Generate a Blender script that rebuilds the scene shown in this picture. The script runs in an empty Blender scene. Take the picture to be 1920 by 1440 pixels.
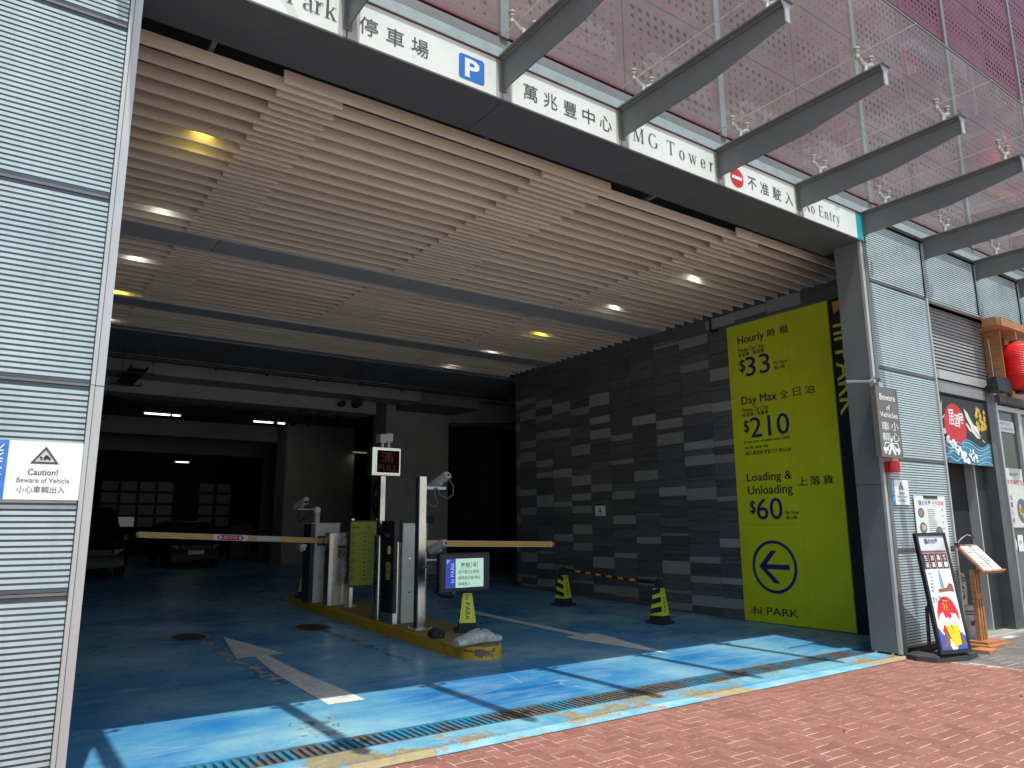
import bpy, bmesh, math, random
from mathutils import Vector, Matrix
random.seed(7)
R = math.radians
sc = bpy.context.scene
COL = sc.collection

# ------------------------------------------------------------------ camera
cd = bpy.data.cameras.new('camera')
cam = bpy.data.objects.new('camera', cd)
COL.objects.link(cam)
right = Vector((0.81872371, -0.5741581, -0.0058279))
down = Vector((0.10512913, 0.15987222, -0.98152368))
fwd = Vector((0.56448149, 0.80298403, 0.19125192))
M = Matrix((right, -down, -fwd)).transposed().to_4x4()
M.translation = Vector((0, 0, 1.6))
cam.matrix_world = M
cd.sensor_width = 36
cd.lens = 36 * 1379.144 / 1920
cd.clip_start = 0.05
cd.clip_end = 3000
sc.camera = cam

# ------------------------------------------------------------------ light
w = bpy.data.worlds.new('World')
sc.world = w
w.use_nodes = True
nt = w.node_tree
bg = nt.nodes['Background']
sky = nt.nodes.new('ShaderNodeTexSky')
sky.sky_type = 'NISHITA'
sky.sun_disc = False
SUN_DIR = Vector((0.078, 0.386, -1.0)).normalized()      # the way the light travels
to_sun = -SUN_DIR
sun_el = math.asin(to_sun.z)
sun_az = math.atan2(to_sun.x, to_sun.y)
sky.sun_elevation = sun_el
sky.sun_rotation = sun_az
sky.air_density = 1.3
sky.dust_density = 2.0
nt.links.new(sky.outputs[0], bg.inputs[0])
bg.inputs[1].default_value = 0.105
sd = bpy.data.lights.new('sun', 'SUN')
sd.energy = 3.8
sd.angle = R(0.53)
sd.color = (1.0, 0.95, 0.88)
so = bpy.data.objects.new('sun', sd)
COL.objects.link(so)
so.rotation_euler = SUN_DIR.to_track_quat('-Z', 'Y').to_euler()
so.location = (0, -10, 30)
sc.view_settings.view_transform = 'Standard'
sc.view_settings.look = 'None'
sc.view_settings.exposure = 0.80
sc.view_settings.gamma = 1.0
sc.view_settings.use_curve_mapping = False
sc.cycles.max_bounces = 10
sc.cycles.diffuse_bounces = 5
sc.cycles.glossy_bounces = 4
sc.cycles.transmission_bounces = 8
sc.cycles.transparent_max_bounces = 10
sc.cycles.sample_clamp_indirect = 6
sc.cycles.use_denoising = True

# ------------------------------------------------------------------ materials
class NT:
    def __init__(s, m):
        m.use_nodes = True
        s.t = m.node_tree
        s.b = s.t.nodes['Principled BSDF']
    def n(s, typ, ins=None, **kw):
        x = s.t.nodes.new('ShaderNode' + typ)
        for k, v in kw.items():
            setattr(x, k, v)
        for k, v in (ins or {}).items():
            s.set(x, k, v)
        return x
    def set(s, x, k, v):
        if isinstance(v, bpy.types.NodeSocket):
            s.t.links.new(v, x.inputs[k])
        else:
            x.inputs[k].default_value = v
    def P(s, **kw):
        for k, v in kw.items():
            s.set(s.b, k.replace('_', ' '), v)
    def coord(s, scale=(1, 1, 1), kind='Object'):
        c = s.n('TexCoord')
        mp = s.n('Mapping', {'Vector': c.outputs[kind], 'Scale': scale})
        return mp.outputs[0]
    def geo(s, scale=(1, 1, 1)):
        c = s.n('NewGeometry')
        mp = s.n('Mapping', {'Vector': c.outputs['Position'], 'Scale': scale})
        return mp.outputs[0]
    def noise(s, vec, scale, detail=4, rough=.6, dist=0):
        return s.n('TexNoise', {'Vector': vec, 'Scale': scale, 'Detail': detail, 'Roughness': rough, 'Distortion': dist}).outputs[0]
    def ramp(s, fac, stops):
        x = s.n('ValToRGB', {'Fac': fac})
        e = x.color_ramp.elements
        while len(e) < len(stops):
            e.new(.5)
        for i, (p, c) in enumerate(stops):
            e[i].position = p
            e[i].color = (c[0], c[1], c[2], 1) if not isinstance(c, (int, float)) else (c, c, c, 1)
        return x.outputs[0]
    def mix(s, fac, a, b, mode='MIX'):
        x = s.n('Mix', data_type='RGBA', blend_type=mode)
        s.set(x, 0, fac)
        for k, v in ((6, a), (7, b)):
            if isinstance(v, tuple) and len(v) == 3:
                v = (*v, 1)
            s.set(x, k, v)
        return x.outputs[2]
    def math(s, op, a, b=0.0, clamp=False):
        x = s.n('Math', operation=op, use_clamp=clamp)
        s.set(x, 0, a); s.set(x, 1, b)
        return x.outputs[0]
    def bump(s, h, strength=.3, dist=.01):
        s.set(s.b, 'Normal', s.n('Bump', {'Height': h, 'Strength': strength, 'Distance': dist}).outputs[0])

MATS = {}
def mat(name, col, rough=.6, metal=0.0, var=.12, scale=6, bump=0.0, bscale=60, spec=None, dirt=None, stretch=(1, 1, 1), emit=None, estr=0, rand=0.0):
    if name in MATS:
        return MATS[name]
    m = bpy.data.materials.new(name)
    t = NT(m)
    g = t.geo(stretch)
    nz = t.noise(g, scale, 5, .62)
    c0 = tuple(max(0, x * (1 - var)) for x in col)
    c1 = tuple(min(1, x * (1 + var)) for x in col)
    c = t.ramp(nz, [(.3, c0), (.7, c1)])
    if rand:
        oi = t.n('ObjectInfo').outputs['Random']
        v = t.math('MULTIPLY_ADD', oi, 2 * rand)
        v.node.inputs[2].default_value = 1 - rand
        c = t.mix(1.0, c, t.n('CombineColor', {'Red': v, 'Green': v, 'Blue': v}).outputs[0], 'MULTIPLY')
    if dirt:
        dcol, lo, hi, dsc = dirt
        dn = t.noise(g, dsc, 8, .7, .6)
        c = t.mix(t.ramp(dn, [(lo, 0.0), (hi, 1.0)]), c, dcol)
    t.P(Base_Color=c, Metallic=metal)
    rn = t.noise(g, scale * 2.3, 4)
    t.P(Roughness=t.math('ADD', t.math('MULTIPLY', rn, .18), max(0.02, rough - .09)))
    if spec is not None:
        t.P(Specular_IOR_Level=spec)
    if bump:
        t.bump(t.noise(g, bscale, 5, .7), bump, .004)
    if emit:
        t.P(Emission_Color=(*emit, 1), Emission_Strength=estr)
    MATS[name] = m
    return m

GREY = mat('painted_steel', (.155, .166, .164), .45, .1, .08, 2.2, dirt=((.22, .215, .20), .62, .85, 3.5))
FRAMEM = mat('frame_aluminium', (.50,.505,.505), .4, .35, .07, 2, dirt=((.24, .23, .22), .6, .9, 5))
SOFFIT = mat('dark_grey_cladding', (.10, .105, .108), .5, .1, .06, 1.5, dirt=((.16, .155, .15), .6, .85, 2.5))
GUTTERM = mat('grey_ceiling_panel', (.50, .485, .465), .45, .1, .05, 1.2)
DARK = mat('dark_void_board', (.012, .012, .013), .9)
BLACK = mat('black_plastic', (.016, .016, .018), .45, var=.2)
RUBBER = mat('black_rubber', (.022, .022, .022), .75, var=.25, scale=20, dirt=((.09, .085, .08), .6, .8, 14))
WHITEP = mat('white_print', (.80, .82, .81), .45, var=.03)
INK = mat('black_ink', (.02, .02, .02), .5)
GINK = mat('dark_grey_ink', (.07, .07, .075), .5)
NAVY = mat('navy_ink', (.012, .02, .16), .5)
STEEL = mat('brushed_steel', (.72, .68, .64), .26, 1.0, .07, 1.6, stretch=(2, 2, 1))
CAST = mat('cast_bronze_steel', (.55, .52, .45), .35, .55, .12, 20)
WHITEBOX = mat('cream_cabinet_paint', (.80, .77, .70), .5, 0, .06, 3, dirt=((.38, .35, .30), .6, .9, 7))
CAMW = mat('camera_housing_paint', (.52, .50, .46), .45, 0, .08, 12)
BLUEG = mat('blue_grey_cabinet_edge', (.06, .075, .10), .4, .3)
CONC = mat('painted_concrete', (.36, .355, .34), .8, 0, .12, 1.3, bump=.15, bscale=14, dirt=((.15, .145, .14), .6, .85, 2))
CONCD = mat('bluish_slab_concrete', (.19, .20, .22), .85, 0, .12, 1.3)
PIPE = mat('dark_pipe', (.04, .04, .042), .6, .4)
YEL = mat('curb_yellow_paint', (.60, .36, .02), .5, 0, .10, 3, bump=.2, bscale=30, dirt=((.09, .06, .03), .57, .72, 5))
BOARD = mat('lime_vinyl', (.60, .65, .015), .42, 0, .10, .9)
LIME = mat('lime_sticker', (.62, .68, .03), .4, 0, .08, 8)
CONEY = mat('cone_yellow', (.75, .78, .05), .4, 0, .06, 10)
ORANGE = mat('orange_mark', (.75, .32, .03), .5)
BLUEP = mat('blue_print', (.03, .16, .55), .45)
TEAL = mat('teal_print', (.02, .36, .42), .45)
RED = mat('red_print', (.55, .02, .03), .5)
WOOD = mat('brown_timber', (.34, .145, .055), .5, 0, .3, 5, stretch=(1, 1, 7), bump=.15, bscale=20)
WOODP = mat('timber_planks', (.40, .19, .08), .55, 0, .3, 5, stretch=(.6, 6, 6), bump=.15, bscale=20)
LANT = mat('lantern_red_paper', (.72, .012, .016), .42, 0, .08, 8)
PAPER = mat('paper', (.78, .78, .76), .6, 0, .05, 12)
BAGM = mat('sandbag_fabric', (.50, .51, .48), .85, 0, .3, 16, bump=1.0, bscale=18, dirt=((.2, .19, .17), .5, .8, 9))
SKIN = mat('printed_hand_brown', (.22, .10, .06), .6)
GOLD = mat('gold_print', (.65, .42, .04), .5)
BEER = mat('beer_yellow_print', (.80, .55, .02), .45, 0, .2, 30)
GLASSD = None

def wood_slat():
    m = bpy.data.materials.new('pale_timber_slat')
    t = NT(m)
    oi = t.n('ObjectInfo').outputs['Random']
    g = t.geo((.5, 14, 14))
    off = t.n('VectorMath', {0: g, 1: t.n('CombineXYZ', {'X': t.math('MULTIPLY', oi, 37.0)}).outputs[0]}, operation='ADD').outputs[0]
    n1 = t.noise(off, 2.4, 6, .65, .8)
    n2 = t.noise(off, 14, 5, .6)
    c = t.ramp(n1, [(.25, (.62, .55, .44)), (.55, (.74, .665, .545)), (.8, (.80, .73, .61))])
    c = t.mix(t.ramp(n2, [(.35, .25), (.6, 0.0)]), c, (.50, .39, .28))
    v = t.math('ADD', t.math('MULTIPLY', oi, .22), .89)
    c = t.mix(1.0, c, t.n('CombineColor', {'Red': v, 'Green': v, 'Blue': v}).outputs[0], 'MULTIPLY')
    t.P(Base_Color=c, Roughness=.55)
    return m
SLAT = wood_slat()

def blue_floor():
    m = bpy.data.materials.new('worn_blue_epoxy')
    t = NT(m)
    g = t.geo()
    gx = t.geo((.22, 1.0, 1.0))
    gy = t.geo((1.0, .25, 1.0))
    big = t.noise(g, .55, 5, .55, .4)
    c = t.ramp(big, [(.26, (.006, .12, .41)), (.40, (.035, .225, .51)), (.53, (.12, .35, .56)), (.70, (.31, .52, .61))])
    st = t.noise(gx, 2.6, 7, .7, .8)
    c = t.mix(t.ramp(st, [(.46, 0.0), (.72, .55)]), c, (.36, .55, .60))
    fine = t.noise(g, 26, 6, .75)
    c = t.mix(t.ramp(fine, [(.3, .18), (.6, 0.0)]), c, (.03, .12, .22))
    # bare scuffs, long in the driving direction, in two wheel bands
    sc_ = t.noise(gy, 2.2, 8, .72, 1.2)
    c = t.mix(t.ramp(sc_, [(.66, 0.0), (.73, .75)]), c, (.30, .36, .36))
    wear = t.noise(g, 7, 9, .8, .4)
    c = t.mix(t.ramp(wear, [(.66, 0.0), (.70, .7)]), c, (.42, .50, .50))
    # hairline cracks
    vo = t.n('TexVoronoi', {'Vector': t.n('VectorMath', {0: g, 1: t.n('VectorMath', {0: t.n('TexNoise', {'Vector': g, 'Scale': 1.6, 'Detail': 6}).outputs['Color'], 'Scale': .45}, operation='SCALE').outputs[0]}, operation='ADD').outputs[0], 'Scale': .42}, feature='DISTANCE_TO_EDGE').outputs['Distance']
    cr = t.ramp(vo, [(.0, .35), (.0035, 0.0)])
    br = t.ramp(t.noise(g, .9, 3), [(.5, 0.0), (.6, 1.0)])
    c = t.mix(t.math('MULTIPLY', cr, br), c, (.62, .72, .74))
    t.P(Base_Color=c)
    rr = t.noise(g, 3.5, 5)
    t.P(Roughness=t.ramp(rr, [(.3, .22), (.7, .42)]), Specular_IOR_Level=.22)
    t.bump(t.noise(t.geo((.5, 1, 1)), 5, 6, .6), .12, .02)
    return m
FLOORM = blue_floor()

def strip_mat():
    m = bpy.data.materials.new('peeling_blue_paint')
    t = NT(m)
    g = t.geo()
    a = t.noise(g, 1.5, 3, .5, .2)
    b = t.noise(g, 22, 8, .78, .5)
    f = t.math('ADD', t.math('MULTIPLY', a, .66), t.math('MULTIPLY', b, .34))
    blue = t.ramp(t.noise(g, 3, 5), [(.3, (.06, .29, .49)), (.7, (.27, .50, .58))])
    tan = t.ramp(t.noise(g, 12, 6, .7), [(.3, (.24, .20, .10)), (.7, (.38, .33, .18))])
    rim = (.32, .19, .09)
    c = t.mix(t.ramp(f, [(.525, 0.0), (.535, 1.0)]), blue, rim)
    c = t.mix(t.ramp(f, [(.543, 0.0), (.553, 1.0)]), c, tan)
    sp = t.noise(g, 60, 6, .85)
    c = t.mix(t.ramp(sp, [(.60, 0.0), (.64, .7)]), c, (.30, .27, .20))
    c = t.mix(t.ramp(t.noise(g, 45, 6, .8), [(.34, .5), (.44, 0.0)]), c, (.20, .36, .42))
    t.P(Base_Color=c, Roughness=.6)
    t.bump(t.ramp(f, [(.525, 1.0), (.545, 0.0)]), .5, .003)
    return m
STRIPM = strip_mat()

def brick_mat(name, c_dark, c_mid, c_light, attr):
    m = bpy.data.materials.new(name)
    t = NT(m)
    g = t.geo()
    r = t.n('Attribute', attribute_name='rnd').outputs['Fac'] if attr else t.n('ObjectInfo').outputs['Random']
    c = t.ramp(r, [(.0, c_dark), (.5, c_mid), (1.0, c_light)])
    n = t.noise(g, 42, 8, .85)
    c = t.mix(t.ramp(n, [(.36, .85), (.56, 0.0)]), c, tuple(q*.7 for q in c_dark))
    n7 = t.noise(g, 75, 6, .85)
    c = t.mix(t.ramp(n7, [(.54, 0.0), (.68, .55)]), c, tuple(q*1.35+.02 for q in c_light))
    n2 = t.noise(g, 1.1, 6, .65)
    c = t.mix(t.ramp(n2, [(.4, 0.0), (.75, .5)]), c, c_light)
    n3 = t.noise(g, 130, 2, .5)
    c = t.mix(t.ramp(n3, [(.68, 0.0), (.72, .7)]), c, (.50, .40, .33))
    n5 = t.n('TexVoronoi', {'Vector': g, 'Scale': 3.1, 'Randomness': 1.0}).outputs['Distance']
    c = t.mix(t.ramp(n5, [(.035, .8), (.055, 0.0)]), c, (.10, .06, .055))
    n4 = t.noise(g, .45, 4, .6)
    c = t.mix(t.ramp(n4, [(.55, 0.0), (.8, .35)]), c, (.12, .055, .05))
    t.P(Base_Color=c, Roughness=.85)
    t.bump(t.noise(g, 160, 6, .8), .5, .003)
    return m
BR = ((.165, .063, .047), (.212, .083, .063), (.25, .108, .085))
BRO = brick_mat('red_paver_single', *BR, False)
BRA = brick_mat('red_paver_field', *BR, True)
GP = ((.085, .083, .08), (.11, .107, .103), (.14, .136, .13))
GPO = brick_mat('grey_paver_single', *GP, False)
GPA = brick_mat('grey_paver_field', *GP, True)
SAND = mat('joint_sand', (.42, .34, .27), .95, 0, .25, 40, dirt=((.11, .055, .045), .44, .60, 5))
TILED = mat('dark_stone_tile', (.105, .106, .11), .38, 0, .3, 8, stretch=(1, .5, 6), rand=.22)
TILEL = mat('light_stone_tile', (.28, .28, .272), .45, 0, .10, 8, stretch=(1, .5, 5), rand=.15)
GROUT = mat('tile_grout', (.11, .11, .11), .9)

def louvre_mat():
    m = bpy.data.materials.new('fritted_glass_strip')
    t = NT(m)
    g = t.geo()
    n = t.noise(g, 1.6, 4)
    c = t.ramp(n, [(.3, (.41, .51, .53)), (.7, (.52, .61, .62))])
    dr_ = t.noise(t.geo((9, 9, .5)), 1.5, 7, .7)
    c = t.mix(t.ramp(dr_, [(.48, 0.0), (.75, .55)]), c, (.30, .35, .36))
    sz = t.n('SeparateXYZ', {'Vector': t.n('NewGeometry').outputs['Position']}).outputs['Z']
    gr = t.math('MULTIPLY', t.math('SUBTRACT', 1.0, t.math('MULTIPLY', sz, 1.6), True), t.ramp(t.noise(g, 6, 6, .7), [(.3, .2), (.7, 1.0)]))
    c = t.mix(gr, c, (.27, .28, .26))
    t.P(Base_Color=c, Roughness=t.ramp(t.noise(g, 2.4), [(.3, .12), (.7, .34)]), Specular_IOR_Level=.5)
    return m
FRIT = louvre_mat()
DGLASS = mat('dark_glass_backing', (.06, .085, .11), .12, 0, .25, 3, spec=.6)

def glass_mat():
    m = bpy.data.materials.new('canopy_glass')
    m.use_nodes = True
    t = m.node_tree
    t.nodes.clear()
    out = t.nodes.new('ShaderNodeOutputMaterial')
    tr = t.nodes.new('ShaderNodeBsdfTransparent')
    tr.inputs[0].default_value = (.90, .94, .93, 1)
    df = t.nodes.new('ShaderNodeBsdfDiffuse')
    df.inputs[0].default_value = (.45, .46, .44, 1)
    tl = t.nodes.new('ShaderNodeBsdfTranslucent')
    tl.inputs[0].default_value = (.28, .31, .31, 1)
    gl = t.nodes.new('ShaderNodeBsdfGlossy')
    gl.inputs['Roughness'].default_value = 0.0
    geo = t.nodes.new('ShaderNodeNewGeometry')
    n1 = t.nodes.new('ShaderNodeTexNoise')
    n1.inputs['Scale'].default_value = 2.2
    n1.inputs['Detail'].default_value = 9
    n1.inputs['Roughness'].default_value = .7
    t.links.new(geo.outputs['Position'], n1.inputs['Vector'])
    rp = t.nodes.new('ShaderNodeValToRGB')
    rp.color_ramp.elements[0].position = .35
    rp.color_ramp.elements[0].color = (.08, .08, .08, 1)
    rp.color_ramp.elements[1].position = .75
    rp.color_ramp.elements[1].color = (.15, .15, .15, 1)
    t.links.new(n1.outputs[0], rp.inputs[0])
    m0 = t.nodes.new('ShaderNodeMixShader')
    m0.inputs[0].default_value = .7
    t.links.new(df.outputs[0], m0.inputs[1]); t.links.new(tl.outputs[0], m0.inputs[2])
    m1 = t.nodes.new('ShaderNodeMixShader')
    t.links.new(rp.outputs[0], m1.inputs[0])
    t.links.new(tr.outputs[0], m1.inputs[1]); t.links.new(m0.outputs[0], m1.inputs[2])
    fr = t.nodes.new('ShaderNodeFresnel')
    fr.inputs[0].default_value = 1.5
    m2 = t.nodes.new('ShaderNodeMixShader')
    inv = t.nodes.new('ShaderNodeMath'); inv.operation = 'SUBTRACT'; inv.inputs[0].default_value = 1.0
    mu = t.nodes.new('ShaderNodeMath'); mu.operation = 'MULTIPLY'
    t.links.new(geo.outputs['Backfacing'], inv.inputs[1])
    t.links.new(fr.outputs[0], mu.inputs[0]); t.links.new(inv.outputs[0], mu.inputs[1])
    t.links.new(mu.outputs[0], m2.inputs[0])
    t.links.new(m1.outputs[0], m2.inputs[1]); t.links.new(gl.outputs[0], m2.inputs[2])
    t.links.new(m2.outputs[0], out.inputs[0])
    return m
GLASS = glass_mat()
WGLASS = mat('shop_window_glass', (.03, .035, .04), .04, 0, .1, 3, spec=.9)
REDM = None
def red_mat():
    m = bpy.data.materials.new('crimson_perforated_metal')
    t = NT(m)
    g = t.geo()
    n = t.noise(g, .35, 5, .6)
    c = t.ramp(n, [(.3, (.10, .024, .029)), (.7, (.145, .038, .044))])
    n2 = t.noise(t.geo((3, 3, .6)), 2, 6, .7)
    c = t.mix(t.ramp(n2, [(.5, 0.0), (.8, .35)]), c, (.22, .12, .12))
    t.P(Base_Color=c, Roughness=.42, Metallic=.1)
    return m
REDM = red_mat()

def emis(name, col, s):
    m = bpy.data.materials.new(name)
    t = NT(m)
    t.P(Base_Color=(*col, 1), Emission_Color=(*col, 1), Emission_Strength=s)
    return m
TUBE = emis('fluorescent_tube_glow', (1, .93, .80), 2.2)
DLW = emis('downlight_white', (.92, .98, 1), 5)
DLY = emis('downlight_yellow', (1, .78, .08), 7)
WINGL = emis('dim_window_pane', (.26, .30, .38), .0035)
WINGL2 = emis('bright_window_pane', (.6, .59, .54), .07)
LEDM = emis('led_red_off', (.085, .008, .008), .03)

# ------------------------------------------------------------------ mesh helpers
class MB:
    def __init__(s):
        s.v = []; s.f = []; s.sm = []
    def quad(s, a, b, c, d):
        i = len(s.v); s.v += [tuple(a), tuple(b), tuple(c), tuple(d)]; s.f.append((i, i+1, i+2, i+3)); return s
    def poly(s, pts):
        i = len(s.v); s.v += [tuple(p) for p in pts]; s.f.append(tuple(range(i, i+len(pts)))); return s
    def box(s, x0, x1, y0, y1, z0, z1):
        i = len(s.v)
        s.v += [(x0,y0,z0),(x1,y0,z0),(x1,y1,z0),(x0,y1,z0),(x0,y0,z1),(x1,y0,z1),(x1,y1,z1),(x0,y1,z1)]
        s.f += [(i,i+3,i+2,i+1),(i+4,i+5,i+6,i+7),(i,i+1,i+5,i+4),(i+1,i+2,i+6,i+5),(i+2,i+3,i+7,i+6),(i+3,i,i+4,i+7)]
        return s
    def bbox(s, x0, x1, y0, y1, z0, z1, b=.01):
        """box with bevelled vertical and top edges"""
        p = [(x0+b,y0),(x1-b,y0),(x1,y0+b),(x1,y1-b),(x1-b,y1),(x0+b,y1),(x0,y1-b),(x0,y0+b)]
        cx, cy = (x0+x1)/2, (y0+y1)/2
        q = [(cx+(x-cx)*(1-2*b/(x1-x0)), cy+(y-cy)*(1-2*b/(y1-y0))) for x, y in p]
        return s.loft([[(x,y,z0) for x,y in p],[(x,y,z1-b) for x,y in p],[(x,y,z1) for x,y in q]])
    def loft(s, rings, cap=True):
        n = len(rings[0]); base = len(s.v)
        for r in rings: s.v += [tuple(p) for p in r]
        for k in range(len(rings)-1):
            for j in range(n):
                a = base+k*n+j; b = base+k*n+(j+1) % n
                s.f.append((a, b, b+n, a+n))
        if cap:
            s.f.append(tuple(base+j for j in reversed(range(n))))
            s.f.append(tuple(base+(len(rings)-1)*n+j for j in range(n)))
        return s
    def prism(s, pts, axis, a, b):
        """pts 2D polygon extruded along axis from a to b ('x': pts=(y,z); 'y': (x,z); 'z': (x,y))"""
        def P(p, t):
            return {'x': (t, p[0], p[1]), 'y': (p[0], t, p[1]), 'z': (p[0], p[1], t)}[axis]
        return s.loft([[P(p, a) for p in pts], [P(p, b) for p in pts]])
    def tube(s, path, r, n=8, cap=True):
        path = [Vector(p) for p in path]; rings = []
        rr = r if isinstance(r, (list, tuple)) else [r]*len(path)
        up = None
        for i, p in enumerate(path):
            d = (path[min(i+1, len(path)-1)] - path[max(i-1, 0)]).normalized()
            if up is None:
                up = Vector((0,0,1)) if abs(d.z) < .9 else Vector((1,0,0))
            sx = d.cross(up).normalized(); up = sx.cross(d).normalized()
            rings.append([p + (sx*math.cos(a) + up*math.sin(a))*rr[i] for a in [2*math.pi*k/n for k in range(n)]])
        return s.loft(rings, cap)
    def lathe(s, c, prof, n=24):
        return s.loft([[(c[0]+r*math.cos(2*math.pi*k/n), c[1]+r*math.sin(2*math.pi*k/n), c[2]+z) for k in range(n)] for r, z in prof])
    def xf(s, m, start=0):
        for i in range(start, len(s.v)): s.v[i] = tuple(m @ Vector(s.v[i]))
        return s
    def mesh(s, name, m, smooth=False):
        me = bpy.data.meshes.new(name)
        me.from_pydata([tuple(v) for v in s.v], [], s.f)
        me.validate(); me.update()
        if m: me.materials.append(m)
        if smooth:
            me.polygons.foreach_set('use_smooth', [True]*len(me.polygons))
            try: me.set_sharp_from_angle(angle=R(40))
            except Exception: pass
        return me
    def build(s, name, m, parent=None, smooth=False, **tags):
        return link(name, s.mesh(name, m, smooth), parent, **tags)

def link(name, me, parent=None, loc=None, **tags):
    o = bpy.data.objects.new(name, me); COL.objects.link(o)
    if parent is not None: o.parent = parent
    if loc is not None: o.location = loc
    for k, v in tags.items(): o[k] = v
    return o
def thing(name, label, cat, loc=(0,0,0), rz=0, group=None):
    """Empty at the base; children are built in world space and given the inverse of its frame"""
    o = bpy.data.objects.new(name, None); COL.objects.link(o)
    o.location = loc; o.rotation_euler = (0,0,rz); o.empty_display_size = .1
    o['label'] = label; o['category'] = cat
    if group: o['group'] = group
    return o
def struct(name, loc=(0,0,0), label=None):
    o = bpy.data.objects.new(name, None); COL.objects.link(o); o.location = loc
    o['kind'] = 'structure'
    if label: o['label'] = label
    return o
def copy_tree(o, parent=None):
    c = o.copy(); COL.objects.link(c); c.parent = parent
    for ch in [x for x in list(bpy.data.objects) if x.parent == o]:
        copy_tree(ch, c)
    return c

BF = None
_tc = {}
def glyph_mesh(body, bold=0.0):
    key = (body, bold)
    if key in _tc: return _tc[key]
    cu = bpy.data.curves.new('t', 'FONT')
    cu.body = body; cu.size = 1; cu.resolution_u = 3; cu.offset = bold
    cu.fill_mode = 'FRONT'
    ob = bpy.data.objects.new('t', cu); COL.objects.link(ob)
    dg = bpy.context.evaluated_depsgraph_get()
    me = bpy.data.meshes.new_from_object(ob.evaluated_get(dg))
    vs = [tuple(v.co) for v in me.vertices]; fs = [tuple(p.vertices) for p in me.polygons]
    bpy.data.objects.remove(ob); bpy.data.curves.remove(cu); bpy.data.meshes.remove(me)
    _tc[key] = (vs, fs)
    return vs, fs
def text(mb, body, o, xd, yd, width=None, height=None, lift=.003, bold=0.0):
    """lay a line of text with its lower left corner at o, along xd, up yd"""
    vs, fs = glyph_mesh(body, bold)
    if not vs: return
    x0 = min(v[0] for v in vs); x1 = max(v[0] for v in vs); y0 = min(v[1] for v in vs); y1 = max(v[1] for v in vs)
    sy = height/(y1-y0) if height else width/(x1-x0)
    sx = width/(x1-x0) if width else sy
    xd = Vector(xd).normalized(); yd = Vector(yd).normalized(); nd = xd.cross(yd)
    o = Vector(o) + nd*lift
    b = len(mb.v)
    mb.v += [tuple(o + xd*((v[0]-x0)*sx) + yd*((v[1]-y0)*sy)) for v in vs]
    mb.f += [tuple(b+i for i in f) for f in fs]
def flat(mb, o, xd, yd, pts, lift=.003):
    xd = Vector(xd).normalized(); yd = Vector(yd).normalized(); nd = xd.cross(yd)
    mb.poly([tuple(Vector(o)+xd*x+yd*y+nd*lift) for x, y in pts])
def ell(cx, cy, rx, ry, n=28, a0=0, a1=360):
    return [(cx+rx*math.cos(R(a0+(a1-a0)*k/n)), cy+ry*math.sin(R(a0+(a1-a0)*k/n))) for k in range(n if a1-a0 == 360 else n+1)]
def ring(mb, o, xd, yd, cx, cy, rx, ry, wd, lift=.003, n=36):
    xd = Vector(xd).normalized(); yd = Vector(yd).normalized(); nd = xd.cross(yd)
    A = ell(cx, cy, rx, ry, n); Bq = ell(cx, cy, rx-wd, ry-wd, n)
    T = lambda p: tuple(Vector(o)+xd*p[0]+yd*p[1]+nd*lift)
    for k in range(n):
        j = (k+1) % n
        mb.quad(T(A[k]), T(A[j]), T(Bq[j]), T(Bq[k]))

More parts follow.
